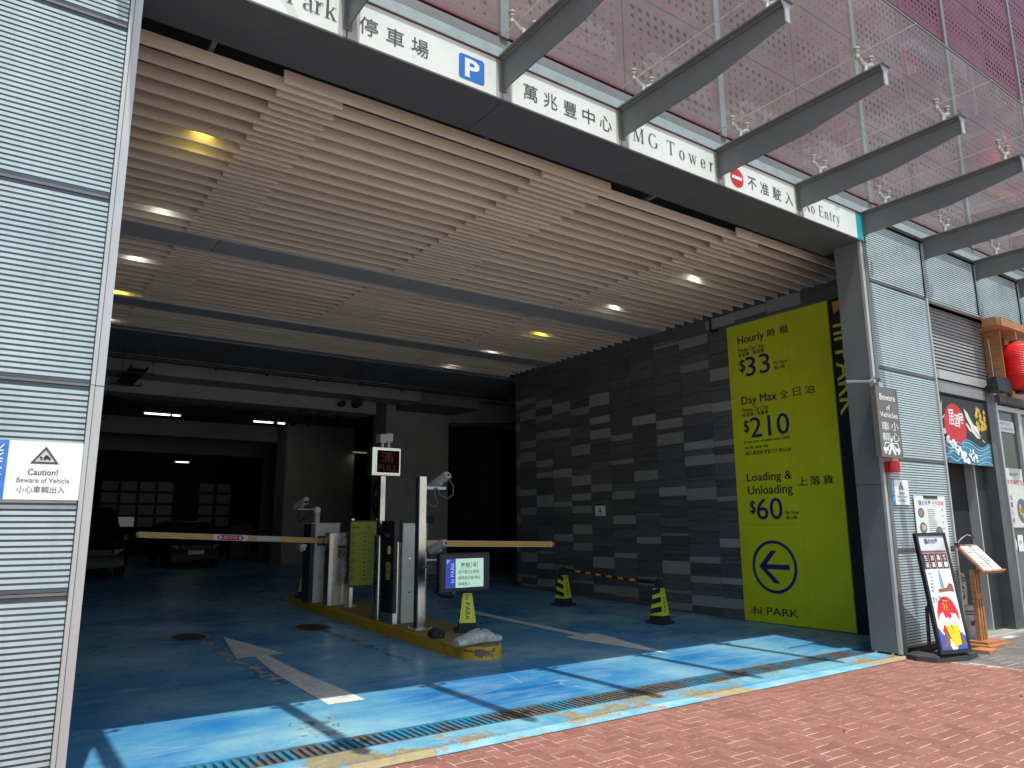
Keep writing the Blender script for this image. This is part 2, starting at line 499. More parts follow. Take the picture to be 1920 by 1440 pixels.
# a small hand-drawn roman letter set (thick stems, thin bars, serifs)
def serif(mb, s_, o, xd, yd, h, gap=.25, lift=.003):
    xd = Vector(xd).normalized(); yd = Vector(yd).normalized(); nd = xd.cross(yd)
    T, t = .13, .05
    def st(x, y0=0, y1=1, w=T, sb=1, sf=1):
        r = [[(x-w/2,y0),(x+w/2,y0),(x+w/2,y1),(x-w/2,y1)]]
        if sb: r.append([(x-w/2-.08,y0),(x+w/2+.08,y0),(x+w/2+.08,y0+t*.7),(x-w/2-.08,y0+t*.7)])
        if sf: r.append([(x-w/2-.08,y1-t*.7),(x+w/2+(.08 if sf == 1 else 0),y1-t*.7),(x+w/2+(.08 if sf == 1 else 0),y1),(x-w/2-.08,y1)])
        return r
    def dg(x0, y0, x1, y1, w):
        return [[(x0-w/2,y0),(x0+w/2,y0),(x1+w/2,y1),(x1-w/2,y1)]]
    def hb(x0, x1, y, w=t): return [[(x0,y-w/2),(x1,y-w/2),(x1,y+w/2),(x0,y+w/2)]]
    def arc(cx, cy, rx, ry, a0, a1, n=14):
        r = []
        for k in range(n):
            q = []
            for a in (a0+(a1-a0)*k/n, a0+(a1-a0)*(k+1)/n):
                ca, sa = math.cos(R(a)), math.sin(R(a)); wd = t*.8+(T-t*.8)*abs(ca)**1.5
                q.append(((cx+rx*ca, cy+ry*sa), (cx+(rx-wd)*ca, cy+(ry-wd)*sa)))
            r.append([q[0][0], q[1][0], q[1][1], q[0][1]])
        return r
    G = {
     'P': (.68, lambda: st(.16) + hb(.16,.40,.975) + hb(.16,.40,.475) + arc(.38,.725,.27,.275,-90,90)),
     'a': (.52, lambda: arc(.24,.16,.20,.17,90,290)+hb(.22,.40,.315,t*.8)+st(.40,0,.50,.11,0,0)+arc(.25,.47,.20,.20,10,160)+hb(.40,.52,.03)),
     'r': (.46, lambda: st(.16,0,.66,.12,1,2)+arc(.36,.46,.17,.20,60,170)),
     'k': (.62, lambda: st(.16,0,1,.12,1,2)+dg(.20,.26,.46,.64,.05)+dg(.50,.02,.28,.40,.12)+hb(.38,.62,.02,.04)+hb(.36,.58,.65,.03)),
     'M': (1.0, lambda: st(.14,0,1,.05)+st(.84,0,1,T)+dg(.49,.02,.18,1,.12)+dg(.49,.02,.80,1,.04)),
     'G': (.86, lambda: arc(.46,.5,.42,.52,50,318)+st(.76,.08,.42,.11,0,1)),
     'T': (.80, lambda: st(.40,0,.98,T,1,0)+hb(.04,.76,.975)+[[(.04,.80),(.08,.80),(.10,1),(.04,1)],[(.72,.80),(.76,.80),(.76,1),(.70,1)]]),
     'o': (.60, lambda: arc(.30,.33,.26,.34,0,360,24)),
     'w': (.82, lambda: dg(.27,.0,.10,.65,.11)+dg(.27,0,.42,.65,.04)+dg(.57,0,.42,.65,.11)+dg(.57,0,.73,.65,.04)+hb(0,.22,.65,.03)+hb(.34,.50,.65,.03)+hb(.64,.82,.65,.03)),
     'e': (.54, lambda: arc(.28,.33,.25,.34,0,325,22)+hb(.06,.50,.36,.04)),
     'N': (.86, lambda: st(.14,0,1,.05)+st(.72,.0,1,.05,0,1)+dg(.72,.0,.16,1,.13)),
     'E': (.74, lambda: st(.16)+hb(.16,.64,.975)+hb(.16,.52,.51)+hb(.16,.66,.025)+[[(.60,.0),(.68,.22),(.66,.22),(.56,.03)],[(.58,1),(.64,1),(.64,.80),(.62,.80)]]),
     'n': (.66, lambda: st(.15,0,.64,.12,1,2)+st(.50,0,.45,.12,1,0)+arc(.33,.42,.23,.23,10,140)),
     't': (.40, lambda: st(.18,.06,.86,.11,0,0)+hb(.02,.36,.63,.04)+arc(.28,.12,.15,.14,180,300)),
     'y': (.62, lambda: dg(.33,.0,.12,.65,.11)+dg(.20,-.28,.50,.65,.04)+hb(0,.24,.65,.03)+hb(.40,.62,.65,.03)+arc(.14,-.24,.08,.07,150,330)),
     'i': (.30, lambda: st(.15,0,.64,.12,1,2)+[ell(.15,.86,.075,.075,10)]),
    }
    x = 0
    for ch in s_:
        if ch == ' ':
            x += .5; continue
        wd, fn = G[ch]
        for k, q in enumerate(fn()):
            mb.poly([tuple(Vector(o)+xd*((x+p[0])*h)+yd*(p[1]*h)+nd*(lift+k*.00012)) for p in q])
        x += wd + gap
    return x*h
def serif_w(s_, gap):
    W_ = dict(P=.68,a=.52,r=.46,k=.62,M=1.0,G=.86,T=.80,o=.60,w=.82,e=.54,N=.86,E=.74,n=.66,t=.40,y=.62,i=.30)
    return sum(.5 if c == ' ' else W_[c]+gap for c in s_)-gap

YF = 5.08       # facade plane
def fl(y): return .024*max(0.0, min(y, 22.0)-8.7)   # garage floor rises inwards
XR, XL = (1,0,0), (-1,0,0)
UP, DN = (0,0,1), (0,0,-1)
YB = (0,-1,0)   # reading direction on the wall x = 10.9 (seen from -x)

# ================================================================== ground
g_ = struct('ground')
MB().quad((-300,-300,-.05),(300,-300,-.05),(300,300,-.05),(-300,300,-.05)).build('ground_sheet', mat('street_bounce_ground', (.36,.345,.325), .9, 0, .15, 2), g_)  # unseen street, its colour paled to bounce sunlight up to the ceiling

gf = struct('garage_floor')
b = MB()
for y0, y1 in ((5.775, 8.7), (8.7, 22.0), (22.0, 70.0)):
    z0, z1 = fl(y0), fl(y1)
    b.quad((-6,y0,z0),(24,y0,z0),(24,y1,z1),(-6,y1,z1))
b.quad((-6,5.775,-.3),(24,5.775,-.3),(24,5.775,0),(-6,5.775,0))
b.build('floor_sheet', FLOORM, gf)
# painted arrows and covers lie on the floor
ARW = mat('white_road_paint', (.68,.67,.64), .6, 0, .12, 6, dirt=((.28,.29,.30), .52, .75, 5))
def on_floor(pts, dz=.004):
    return [(x, y, fl(y)+dz) for x, y in pts]
b = MB(); b.poly(on_floor([(2.755,6.89),(3.12,6.89),(3.10,8.7),(2.83,8.7)])); b.poly(on_floor([(2.83,8.7),(3.10,8.7),(3.08,9.8),(2.92,9.8)])); b.poly(on_floor([(2.70,9.8),(3.29,9.8),(2.97,11.52)]))
b.build('painted_arrow', ARW, gf, label='white arrow pointing into the garage, left lane')
b = MB(); b.poly(on_floor([(7.31,6.92),(7.78,8.70),(7.15,8.70)])); b.poly(on_floor([(7.15,8.70),(7.78,8.70),(7.76,8.9),(7.15,8.87)])); b.poly(on_floor([(7.38,8.88),(7.56,8.88),(7.56,12.4),(7.38,12.4)]))
b.build('painted_arrow', ARW, gf, label='white arrow pointing out to the street, right lane')
MH = mat('cast_iron_cover', (.055,.045,.042), .7, .2, .3, 18, bump=.5, bscale=40)
RING = mat('worn_concrete_ring', (.22,.21,.20), .8, 0, .3, 9)
for cx, cy in ((2.55, 11.75), (4.35, 11.7)):
    MB().poly([(cx+.30*math.cos(a), cy+.40*math.sin(a), fl(cy+.40*math.sin(a))+.004) for a in [2*math.pi*k/28 for k in range(28)]]).build('cover_ring', RING, gf)
    MB().poly([(cx+.23*math.cos(a), cy+.33*math.sin(a), fl(cy+.33*math.sin(a))+.008) for a in [2*math.pi*k/28 for k in range(28)]]).build('manhole_cover', MH, gf)
# ragged scuff trails where tyres turn, worn to the screed
SCUFF = mat('bare_screed', (.36,.37,.36), .75, 0, .3, 10, dirt=((.02,.13,.30), .44, .56, 9))
def blob(mb, cx, cy, rx, ry, ang=0, n=26, dz=.0025):
    pts = []
    ph = [random.uniform(0, 6.28) for _ in range(4)]
    for k in range(n):
        a = 2*math.pi*k/n
        r = 1 + .18*math.sin(2*a+ph[0]) + .16*math.sin(3*a+ph[1]) + .13*math.sin(5*a+ph[2]) + .12*math.sin(9*a+ph[3])
        x, y = rx*r*math.cos(a), ry*r*math.sin(a)
        x, y = x*math.cos(ang)-y*math.sin(ang), x*math.sin(ang)+y*math.cos(ang)
        pts.append((cx+x, cy+y, fl(cy+y)+dz))
    mb.poly(pts)
b = MB()
for k in range(26):
    t = k/25
    blob(b, 2.62+random.uniform(-.05,.05)+.12*t, 11.3-3.0*t, .035+random.random()*.05, .08+random.random()*.14, random.uniform(-.2,.2), dz=.0015+k*.00004)
for k in range(22):
    t = k/21
    blob(b, 4.42+random.uniform(-.05,.05)+.02*t, 11.2-2.6*t, .02+random.random()*.045, .05+random.random()*.12, random.uniform(-.2,.2), dz=.0015+k*.00004)
for k in range(22):
    blob(b, random.uniform(2.2,2.62), random.uniform(5.95,6.5), .008+random.random()*.03, .015+random.random()*.04, random.uniform(-.6,.6), dz=.0015+k*.00004)
so_ = b.build('scuff_marks', SCUFF, gf); so_['kind'] = 'stuff'

# dribbled white filler lines
FILL = mat('white_filler', (.55,.62,.62), .7, 0, .1, 20)
def crackline(pts, wd, name='filled_crack'):
    q = []
    for (xa, ya), (xb, yb) in zip(pts, pts[1:]):
        for k in range(6):
            t = k/6; q.append((xa+(xb-xa)*t+random.uniform(-.012,.012), ya+(yb-ya)*t+random.uniform(-.012,.012)))
    q.append(pts[-1])
    mb = MB()
    for (xa, ya), (xb, yb) in zip(q, q[1:]):
        d = Vector((xb-xa, yb-ya)); n_ = Vector((-d.y, d.x)).normalized()*wd*random.uniform(.3, 1)
        mb.quad((xa-n_.x,ya-n_.y,fl(ya)+.003),(xb-n_.x,yb-n_.y,fl(yb)+.003),(xb+n_.x,yb+n_.y,fl(yb)+.003),(xa+n_.x,ya+n_.y,fl(ya)+.003))
    mb.build(name, FILL, gf)

crackline([(1.15,6.15),(1.75,6.25),(2.2,6.2),(2.45,6.05)], .003)
crackline([(2.85,6.25),(3.4,6.2),(4.0,6.35),(4.5,6.6)], .003)
crackline([(4.75,6.6),(4.9,7.1)], .004)
crackline([(4.3,5.85),(5.4,5.95),(6.4,5.86),(7.2,5.95)], .0025)
th = struct('threshold_strip')
MB().box(.43,9.62,4.951,5.435,-.3,.003).build('strip_slab', STRIPM, th)
MB().box(.43,9.62,4.936,4.9505,-.3,.001).build('edge_shadow_line', mat('edge_shadow_dark', (.035,.03,.03), .9), th)  # dark strip paints the shadow line along the slab's front edge

# trench drain with one object per grate bar
dr = thing('trench_drain', 'long rusty steel grate drain across the garage entrance', 'drain', (5, 5.6, 0))
DIRM = mat('grate_steel', (.15,.135,.12), .6, .35, .4, 9, dirt=((.03,.27,.45), .48, .60, 2.2))
MB().box(.45,9.46,5.44,5.77,-.14,-.12).xf(Matrix.Translation((-5,-5.6,0))).build('trench_bed', DARK, dr)
for y0 in (5.437, 5.745):
    MB().box(.45,9.46,y0,y0+.028,-.12,.002).xf(Matrix.Translation((-5,-5.6,0))).build('grate_rail', DIRM, dr)
me_bar = MB().box(-.016,.016,-.138,.138,-.03,0).mesh('grate_bar', DIRM)
for k in range(148):
    x = .52 + k*.0604
    link('grate_bar', me_bar, dr, (x-5, .007, -.001+random.uniform(-.002,.001)))

# ------------------------------------------------------------------ pavers
def px_of(x, y, z=0):
    v = Vector((x, y, z-1.6)); d = v.dot(fwd)
    return 960+1379.144*v.dot(right)/d, 720+1379.144*v.dot(down)/d, d
def paver(L, W_, h, ch=.0018):
    j = .0050
    x0, x1, y0, y1 = -L/2+j, L/2-j, -W_/2+j, W_/2-j
    mb = MB()
    mb.loft([[(x0,y0,-h),(x1,y0,-h),(x1,y1,-h),(x0,y1,-h)], [(x0,y0,-ch),(x1,y0,-ch),(x1,y1,-ch),(x0,y1,-ch)],
             [(x0+ch,y0+ch,0),(x1-ch,y0+ch,0),(x1-ch,y1-ch,0),(x0+ch,y1-ch,0)]])
    return mb
def lay(parent, unit, x0, x1, y0, y1, inside, m_one, m_all, name, n_one=298, cell_in=None, oy=0):
    pos = []
    for a in range(int((x0)/unit)-4, int((x1)/unit)+5):
        for c in range(int((y0)/unit)-4, int((y1)/unit)+5):
            k = (a-c) % 4
            if k == 0: pos.append(((a+1)*unit, (c+.5)*unit, 0))
            elif k == 3: pos.append(((a+.5)*unit, (c+1)*unit, 1))
    pos = [(p[0], p[1]+oy, p[2]) for p in pos]
    cells = {}
    for p in pos:
        fl_ = inside(p[0], p[1], p[2])
        cc = ((p[0]-unit/2, p[1]), (p[0]+unit/2, p[1])) if not p[2] else ((p[0], p[1]-unit/2), (p[0], p[1]+unit/2))
        if not fl_:
            for q in cc:
                if cell_in and cell_in(q[0], q[1]): cells[(round(q[0], 4), round(q[1], 4))] = 1
    pos = [p for p in pos if inside(p[0], p[1], p[2])]
    if cells:
        hb_ = MB(); hv = []
        tm = paver(unit, unit, .05)
        for (x, y) in cells:
            s0 = len(hb_.v); hb_.v += tm.v; hb_.f += [tuple(q+s0 for q in f) for f in tm.f]
            hb_.xf(Matrix.Translation((x, y, random.uniform(-.002,.001))), s0)
            hv += [random.random()]*len(tm.v)
        me3 = hb_.mesh('cut_'+name, m_all)
        at = me3.attributes.new('rnd', 'FLOAT', 'POINT'); at.data.foreach_set('value', hv)
        o = link('cut_'+name, me3, parent); o['kind'] = 'stuff'
    def key(p):
        u, v, d = px_of(p[0], p[1])
        return (0 if (d > .2 and -30 < u < 1950 and -30 < v < 1470) else 1, d if d > 0 else 99)
    pos.sort(key=key)
    tmpl = paver(2*unit, unit, .05)
    me = tmpl.mesh(name, m_one)
    rest = MB(); rv = []
    for i, (x, y, vert) in enumerate(pos):
        dz = random.uniform(-.0008, .0012); tx, ty = random.uniform(-.004,.004), random.uniform(-.004,.004)
        rz = (math.pi/2 if vert else 0) + random.uniform(-.006, .006) + (math.pi if random.random() < .5 else 0)
        if i < n_one:
            o = link(name, me, parent, (x, y, dz)); o.rotation_euler = (tx, ty, rz)
        else:
            mtx = Matrix.Translation((x, y, dz)) @ Matrix.Rotation(rz, 4, 'Z')
            s0 = len(rest.v); rest.v += tmpl.v; rest.f += [tuple(q+s0 for q in f) for f in tmpl.f]; rest.xf(mtx, s0)
            r_ = random.random(); rv += [r_]*len(tmpl.v)
    if rest.v:
        me2 = rest.mesh(name+'_field', m_all)
        at = me2.attributes.new('rnd', 'FLOAT', 'POINT')
        if len(rv) == len(me2.vertices): at.data.foreach_set('value', rv)
        o = link(name+'_field', me2, parent); o['kind'] = 'stuff'
def bound(y): return 9.44 + .14*(5.0-y)
bp = struct('brick_pavement')
MB().box(-3,9.7,-2.0,4.943,-.3,-.0018).build('joint_bed', SAND, bp)
lay(bp, .112, -.5, 9.8, -1.0, 4.94, lambda x, y, v: x > -.5 and x + (.056 if v else .112) < bound(y)+.06 and (y + (.112 if v else .056)) < 4.944 and y > -1.0, BRO, BRA, 'brick', cell_in=lambda x, y: x > -.5 and y > -1 and y+.056 < 4.955 and x+.056 < bound(y)+.09, oy=.0125)
gp = struct('grey_pavement')
MB().box(9.0,22,-2.0,5.06,-.3,-.0025).build('joint_bed', mat('pale_joint_sand', (.42,.40,.37), .95, 0, .2, 40, dirt=((.10,.10,.10), .42, .55, 1.5)), gp)
lay(gp, .1125, 9.3, 18.5, 1.0, 5.0, lambda x, y, v: x - (.056 if v else .1125) > bound(y)+.048 and (y + (.1125 if v else .056)) < 5.04 and y > 1.0, GPO, GPA, 'grey_paver', cell_in=lambda x, y: y > 1 and y+.056 < 5.06 and x-.056 > bound(y)+.03 and x < 18.5)
# litter
LIT = mat('dark_leaf', (.05,.045,.05), .8)
for x, y, r_ in ((5.72,3.6,.4),(8.2,3.3,.9)):
    t_ = thing('dead_leaf', 'small dark leaf lying on the red bricks, %s' % ('nearer one' if x < 6 else 'farther one to the right'), 'leaf', (x,y,.004), r_)
    MB().poly([(-.03,0,0),(-.01,.011,.004),(.02,.010,.002),(.035,0,0),(.015,-.010,.003),(-.012,-.011,.001)]).build('blade', LIT, t_)

# ================================================================== louvred glass walls
def louvre_panel(parent, x0, x1, z0, z1, y, single, pitch=.0345, fr=.60):
    """white fritted strips standing proud of dark glass; single = each strip an object"""
    n = int((z1-z0-.02)/pitch)
    off = (z1-z0-n*pitch)/2
    if single:
        me = MB().box(-(x1-x0)/2,(x1-x0)/2,-.0015,.0015,-pitch*fr/2,pitch*fr/2).mesh('louvre', FRIT)
        for k in range(n):
            link('louvre', me, parent, ((x0+x1)/2, y-.0016, z0+off+(k+.5)*pitch))
    else:
        b = MB()
        for k in range(n):
            zc = z0+off+(k+.5)*pitch
            b.box(x0,x1,y-.003,y-.0001,zc-pitch*fr/2,zc+pitch*fr/2)
        o = b.build('louvre_strips', FRIT, parent); o['kind'] = 'stuff'
lw = thing('louvred_glass_wall', 'tall wall of white striped glass louvres left of the garage entrance', 'wall')
ZS = [0.03, 1.235, 2.47, 3.70, 4.94, 6.15]
for k in range(5):
    MB().box(-1.1,.425,5.115,5.135,ZS[k]+.012,ZS[k+1]-.012).build('glass_panel', DGLASS, lw)
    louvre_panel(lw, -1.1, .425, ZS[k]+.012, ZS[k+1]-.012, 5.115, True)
MB().box(-4,.425,5.16,5.5,0,6.15).build('wall_core', DARK, lw)
for z in ZS[1:-1]:
    MB().box(-1.1,.425,5.105,5.16,z-.008,z+.008).build('joint_rail', mat('joint_rail_brown', (.16,.15,.15), .5), lw)
MB().box(-4,-1.12,5.10,5.16,0,6.15).build('side_panel', FRIT, lw)

rw = thing('louvred_glass_wall', 'wall of white striped glass louvres between the garage entrance and the restaurant door', 'wall')
RJ = [9.66, 11.20, 12.95, 14.62, 16.3, 18.0]
for k, (z0, z1) in enumerate([(0.06,1.27),(1.27,2.47),(2.47,3.70),(3.70,4.94),(4.94,5.86)]):
    MB().box(9.66,11.19,5.115,5.135,z0+.012,z1-.012).build('glass_panel', DGLASS, rw)
    louvre_panel(rw, 9.67, 11.19, z0+.012, z1-.012, 5.115, False)
    if k: MB().box(9.66,11.19,5.105,5.16,z0-.007,z0+.007).build('joint_rail', MATS['joint_rail_brown'], rw)
MB().box(9.62,11.2,5.16,5.45,0,5.86).build('wall_core', DARK, rw)
for a, c in zip(RJ[1:], RJ[2:]):
    MB().box(a+.02,c-.012,5.115,5.135,4.96,5.85).build('glass_panel', DGLASS, rw)
    louvre_panel(rw, a+.02, c-.012, 4.96, 5.85, 5.115, False)
MB().box(11.2,18,5.16,5.45,4.96,5.86).build('wall_core', DARK, rw)
for x in RJ[1:5]: MB().box(x-.008,x+.014,5.10,5.16,4.95,5.86).build('joint_mullion', DARK, rw)
MB().box(11.2,18,5.10,5.45,4.935,4.955).build('soffit_trim', FRAMEM, rw)
# sheet-metal edge trims at right side of the wall
MB().box(11.195,11.235,5.09,5.45,0,4.93).build('edge_trim', FRAMEM, rw)

# ================================================================== entrance portal
pl_ = thing('portal_post', 'pale aluminium post framing the left side of the entrance', 'post', (.46,5.1,0))
m_ = Matrix.Translation((-.46,-5.1,0))
MB().box(.43,.452,5.075,5.30,0,2.466).xf(m_).build('edge_strip', FRAMEM, pl_)
MB().box(.43,.452,5.075,5.30,2.47,5.46).xf(m_).build('edge_strip', FRAMEM, pl_)
MB().box(.456,.503,5.085,5.55,0,2.464).xf(m_).build('post_casing', FRAMEM, pl_)
MB().box(.456,.503,5.085,5.55,2.47,5.46).xf(m_).build('post_casing', FRAMEM, pl_)
MB().box(.43,.503,5.10,5.5,5.47,6.15).xf(m_).build('upper_casing', FRAMEM, pl_)
pr_ = thing('portal_post', 'wide grey steel post framing the right side of the entrance', 'post', (9.54,5.27,0))
m_ = Matrix.Translation((-9.54,-5.27,0))
for z0, z1 in ((.03,2.12),(2.128,3.52),(3.528,5.455)):
    MB().box(9.455,9.475,5.125,5.47,z0,z1).xf(m_).build('side_casing', GREY, pr_)
MB().box(9.478,9.60,5.13,5.455,.02,5.45).xf(m_).build('post_core', GREY, pr_)
MB().box(9.452,9.482,5.085,5.122,.02,5.455).xf(m_).build('edge_strip', FRAMEM, pr_)
MB().box(9.486,9.525,5.09,5.122,.02,5.455).xf(m_).build('edge_strip', FRAMEM, pr_)
MB().box(9.53,9.605,5.08,5.125,.02,5.455).xf(m_).build('front_casing', GREY, pr_)
for y in (5.18, 5.40): MB().box(9.452,9.50,y,y+.03,0,.028).xf(m_).build('foot_bracket', FRAMEM, pr_)

hb = thing('header_beam', 'dark grey clad header beam spanning the garage entrance', 'beam', (5,5.4,5.46))
m_ = Matrix.Translation((-5,-5.4,-5.46))
for x0, x1 in ((.503,3.485),(3.492,6.525),(6.532,9.60)):
    MB().box(x0,x1,5.10,5.70,5.46,5.48).xf(m_).build('soffit_panel', SOFFIT, hb)
MB().box(.503,9.60,5.11,5.70,5.482,6.25).xf(m_).build('beam_core', DARK, hb)
MB().box(.503,9.60,5.062,5.098,5.452,5.468).xf(m_).build('bottom_lip', SOFFIT, hb)
MB().box(.503,18,5.075,5.105,5.872,6.0).xf(m_).build('flashing', mat('pale_blue_grey_flashing', (.36,.42,.44), .4, .1), hb)
MB().box(.2,18,5.085,5.11,6.0,6.11).xf(m_).build('flashing', GREY, hb)
MB().box(.503,18,5.05,5.08,5.865,5.874).xf(m_).build('bronze_trim', mat('bronze_trim', (.12,.08,.055), .5), hb)

# ------------------------------------------------------------------ sign panels over the entrance
JX = [.43, 1.96, 3.48, 4.975, 6.505, 8.048, 9.563]
SB, ST, SY = 5.472, 5.862, 5.072
SIGNW = mat('sign_white_vinyl', (.74,.77,.75), .5, 0, .02, 4, dirt=((.60,.63,.62), .60, .62, 2.6))
CAPM = mat('sign_grey_cap', (.42,.42,.42), .5, 0, .04, 3)
def sign(k, label, fn, right_cap=.07, left_cap=.10):
    x0, x1 = JX[k]+.006, JX[k+1]-.006
    t = thing('entrance_sign', label, 'sign', ((x0+x1)/2, SY, SB))
    m = Matrix.Translation((-(x0+x1)/2, -SY, -SB))
    MB().box(x0,x1,SY,SY+.035,SB,ST).xf(m).build('sign_box', CAPM, t)
    MB().box(x0+left_cap,x1-right_cap,SY-.004,SY-.0005,SB+.002,ST-.002).xf(m).build('sign_face', SIGNW, t)
    fn(t, m)
    return t
SO = SY-.004
def letters(t, m, name, mt, *calls):
    b = MB()
    for c in calls: c(b)
    o = b.xf(m).build(name, mt, t)
    if name == 'lettering': o['kind'] = 'stuff'
def s0(t, m):
    letters(t, m, 'lettering', GINK, lambda b: serif(b, 'Park', (1.46,SO,5.575), XR, UP, .175, .02))
def s1(t, m):
    for ch, x in zip('停車場', (2.06, 2.30, 2.535)):
        letters(t, m, 'lettering', GINK, lambda b: text(b, ch, (x,SO,5.565), XR, UP, .165, .165, bold=.004))
    x0, x1, z0, z1 = 3.005, 3.275, 5.522, 5.768
    letters(t, m, 'blue_square', BLUEP, lambda b: flat(b, (x0,SO,z0), XR, UP, [(.02,0),(.25,0),(.27,.02),(.27,.226),(.25,.246),(.02,.246),(0,.226),(0,.02)], .002))
    letters(t, m, 'lettering', WHITEP, lambda b: text(b, 'P', (x0+.062,SO,z0+.03), XR, UP, .155, .185, lift=.004, bold=.03))
def s2(t, m):
    for ch, x in zip('萬兆豐中心', (3.715, 3.955, 4.20, 4.44, 4.67)):
        letters(t, m, 'lettering', GINK, lambda b: text(b, ch, (x,SO,5.565), XR, UP, .165, .165, bold=.004))
def s3(t, m):
    letters(t, m, 'lettering', GINK, lambda b: serif(b, 'MG Tower', (5.135,SO,5.59), XR, UP, .165, .36))
def s4(t, m):
    letters(t, m, 'red_disc', RED, lambda b: flat(b, (0,SO,0), XR, UP, ell(6.83,5.64,.122,.122,40), .002))
    letters(t, m, 'white_bar', WHITEP, lambda b: flat(b, (0,SO,0), XR, UP, [(6.74,5.62),(6.92,5.62),(6.92,5.66),(6.74,5.66)], .004))
    for ch, x in zip('不准駛入', (7.03, 7.27, 7.515, 7.76)):
        letters(t, m, 'lettering', GINK, lambda b: text(b, ch, (x,SO,5.56), XR, UP, .165, .165, bold=.004))
def s5(t, m):
    letters(t, m, 'lettering', GINK, lambda b: serif(b, 'No Entry', (8.165,SO,5.575), XR, UP, .15, .10))
    letters(t, m, 'teal_end', TEAL, lambda b: b.box(9.385,9.545,SY-.007,SY-.0045,SB+.002,ST-.002))
sign(0, 'white entrance sign panel reading Park, leftmost and cut by the frame', s0)
sign(1, 'white sign panel with three Chinese characters and a blue P square', s1)
sign(2, 'white sign panel with five Chinese characters left of the MG Tower panel', s2)
sign(3, 'white sign panel reading MG Tower', s3)
sign(4, 'white sign panel with red no entry disc and four Chinese characters', s4)
sign(5, 'white sign panel reading No Entry with teal end, rightmost', s5, right_cap=.01)

# ================================================================== glass canopy
cn = thing('glass_canopy', 'glass canopy on tapering grey steel brackets above the entrance', 'canopy', (5,5.08,5.56))
m_ = Matrix.Translation((-5,-5.08,-5.56))
CX = JX + [11.25, 12.95, 14.62, 16.3, 18.0]
ZG = 6.12
def beam_mesh():
    b = MB()
    b.prism([(5.05,5.555),(3.92,5.572),(3.10,5.685),(3.10,5.862),(5.05,5.862)], 'x', -.006, .006)
    return b
wm = beam_mesh().xf(Matrix.Translation((0,-5.08,-5.56))).mesh('web_plate', GREY)
fm = MB().box(-.065,.065,3.06,5.05,5.864,5.880).box(-.030,.030,3.10,5.04,5.84,5.862).xf(Matrix.Translation((0,-5.08,-5.56))).mesh('flange', GREY)
em = MB().prism([(-.03,5.672),(.03,5.672),(.03,5.80),(.065,5.86),(-.065,5.86),(-.03,5.80)], 'y', 3.084, 3.096).xf(Matrix.Translation((0,-5.08,-5.56))).mesh('end_plate', FRAMEM)
rm = MB().box(-.035,.035,5.05,5.068,5.54,5.875).xf(Matrix.Translation((0,-5.08,-5.56))).mesh('root_plate', GREY)
def spider():
    b = MB()
    b.tube([(0,0,-.235),(0,0,-.13)], [.03,.024], 10)
    for s in (-1, 1):
        b.tube([(0,0,-.15),(s*.05,0,-.135),(s*.10,0,-.10),(s*.125,0,-.095)], [.024,.021,.019,.022], 10)
        b.tube([(s*.125,0,-.125),(s*.125,0,-.015)], [.013,.013], 10)
        b.tube([(s*.125,0,-.115),(s*.125,0,-.085)], [.024,.024], 10)
        b.tube([(s*.125,0,-.022),(s*.125,0,-.006)], [.033,.033], 14)
        b.tube([(s*.125,0,-.05),(s*.125,0,-.036)], [.026,.026], 12)
    return b
sm_ = spider().mesh('spider_fitting', CAST, True)
for j in CX:
    bm_ = link('bracket_beam', wm, cn, (j-5,0,0))
    for nm, me in (('flange', fm), ('end_plate', em), ('root_plate', rm)): link(nm, me, bm_)
    for y in (4.74, 3.27): link('spider_fitting', sm_, bm_, (0, y-5.08, ZG-.0-5.56))
EDGE = mat('glass_edge_green', (.25,.33,.31), .25, 0, .05, 4)
for a, c in zip([-1.1]+CX, CX):
    MB().box(a+.010,c-.010,2.78,5.04,ZG,ZG+.012).xf(m_).build('glass_pane', GLASS, cn)
    MB().box(a+.010,c-.010,2.768,2.779,ZG-.001,ZG+.013).xf(m_).build('edge_strip', GREY, cn)
SEAL = mat('silicone_joint', (.55,.56,.54), .4)
for j in CX: MB().box(j-.006,j+.006,2.764,5.04,ZG-.001,ZG+.008).xf(m_).build('silicone_joint', SEAL, cn)

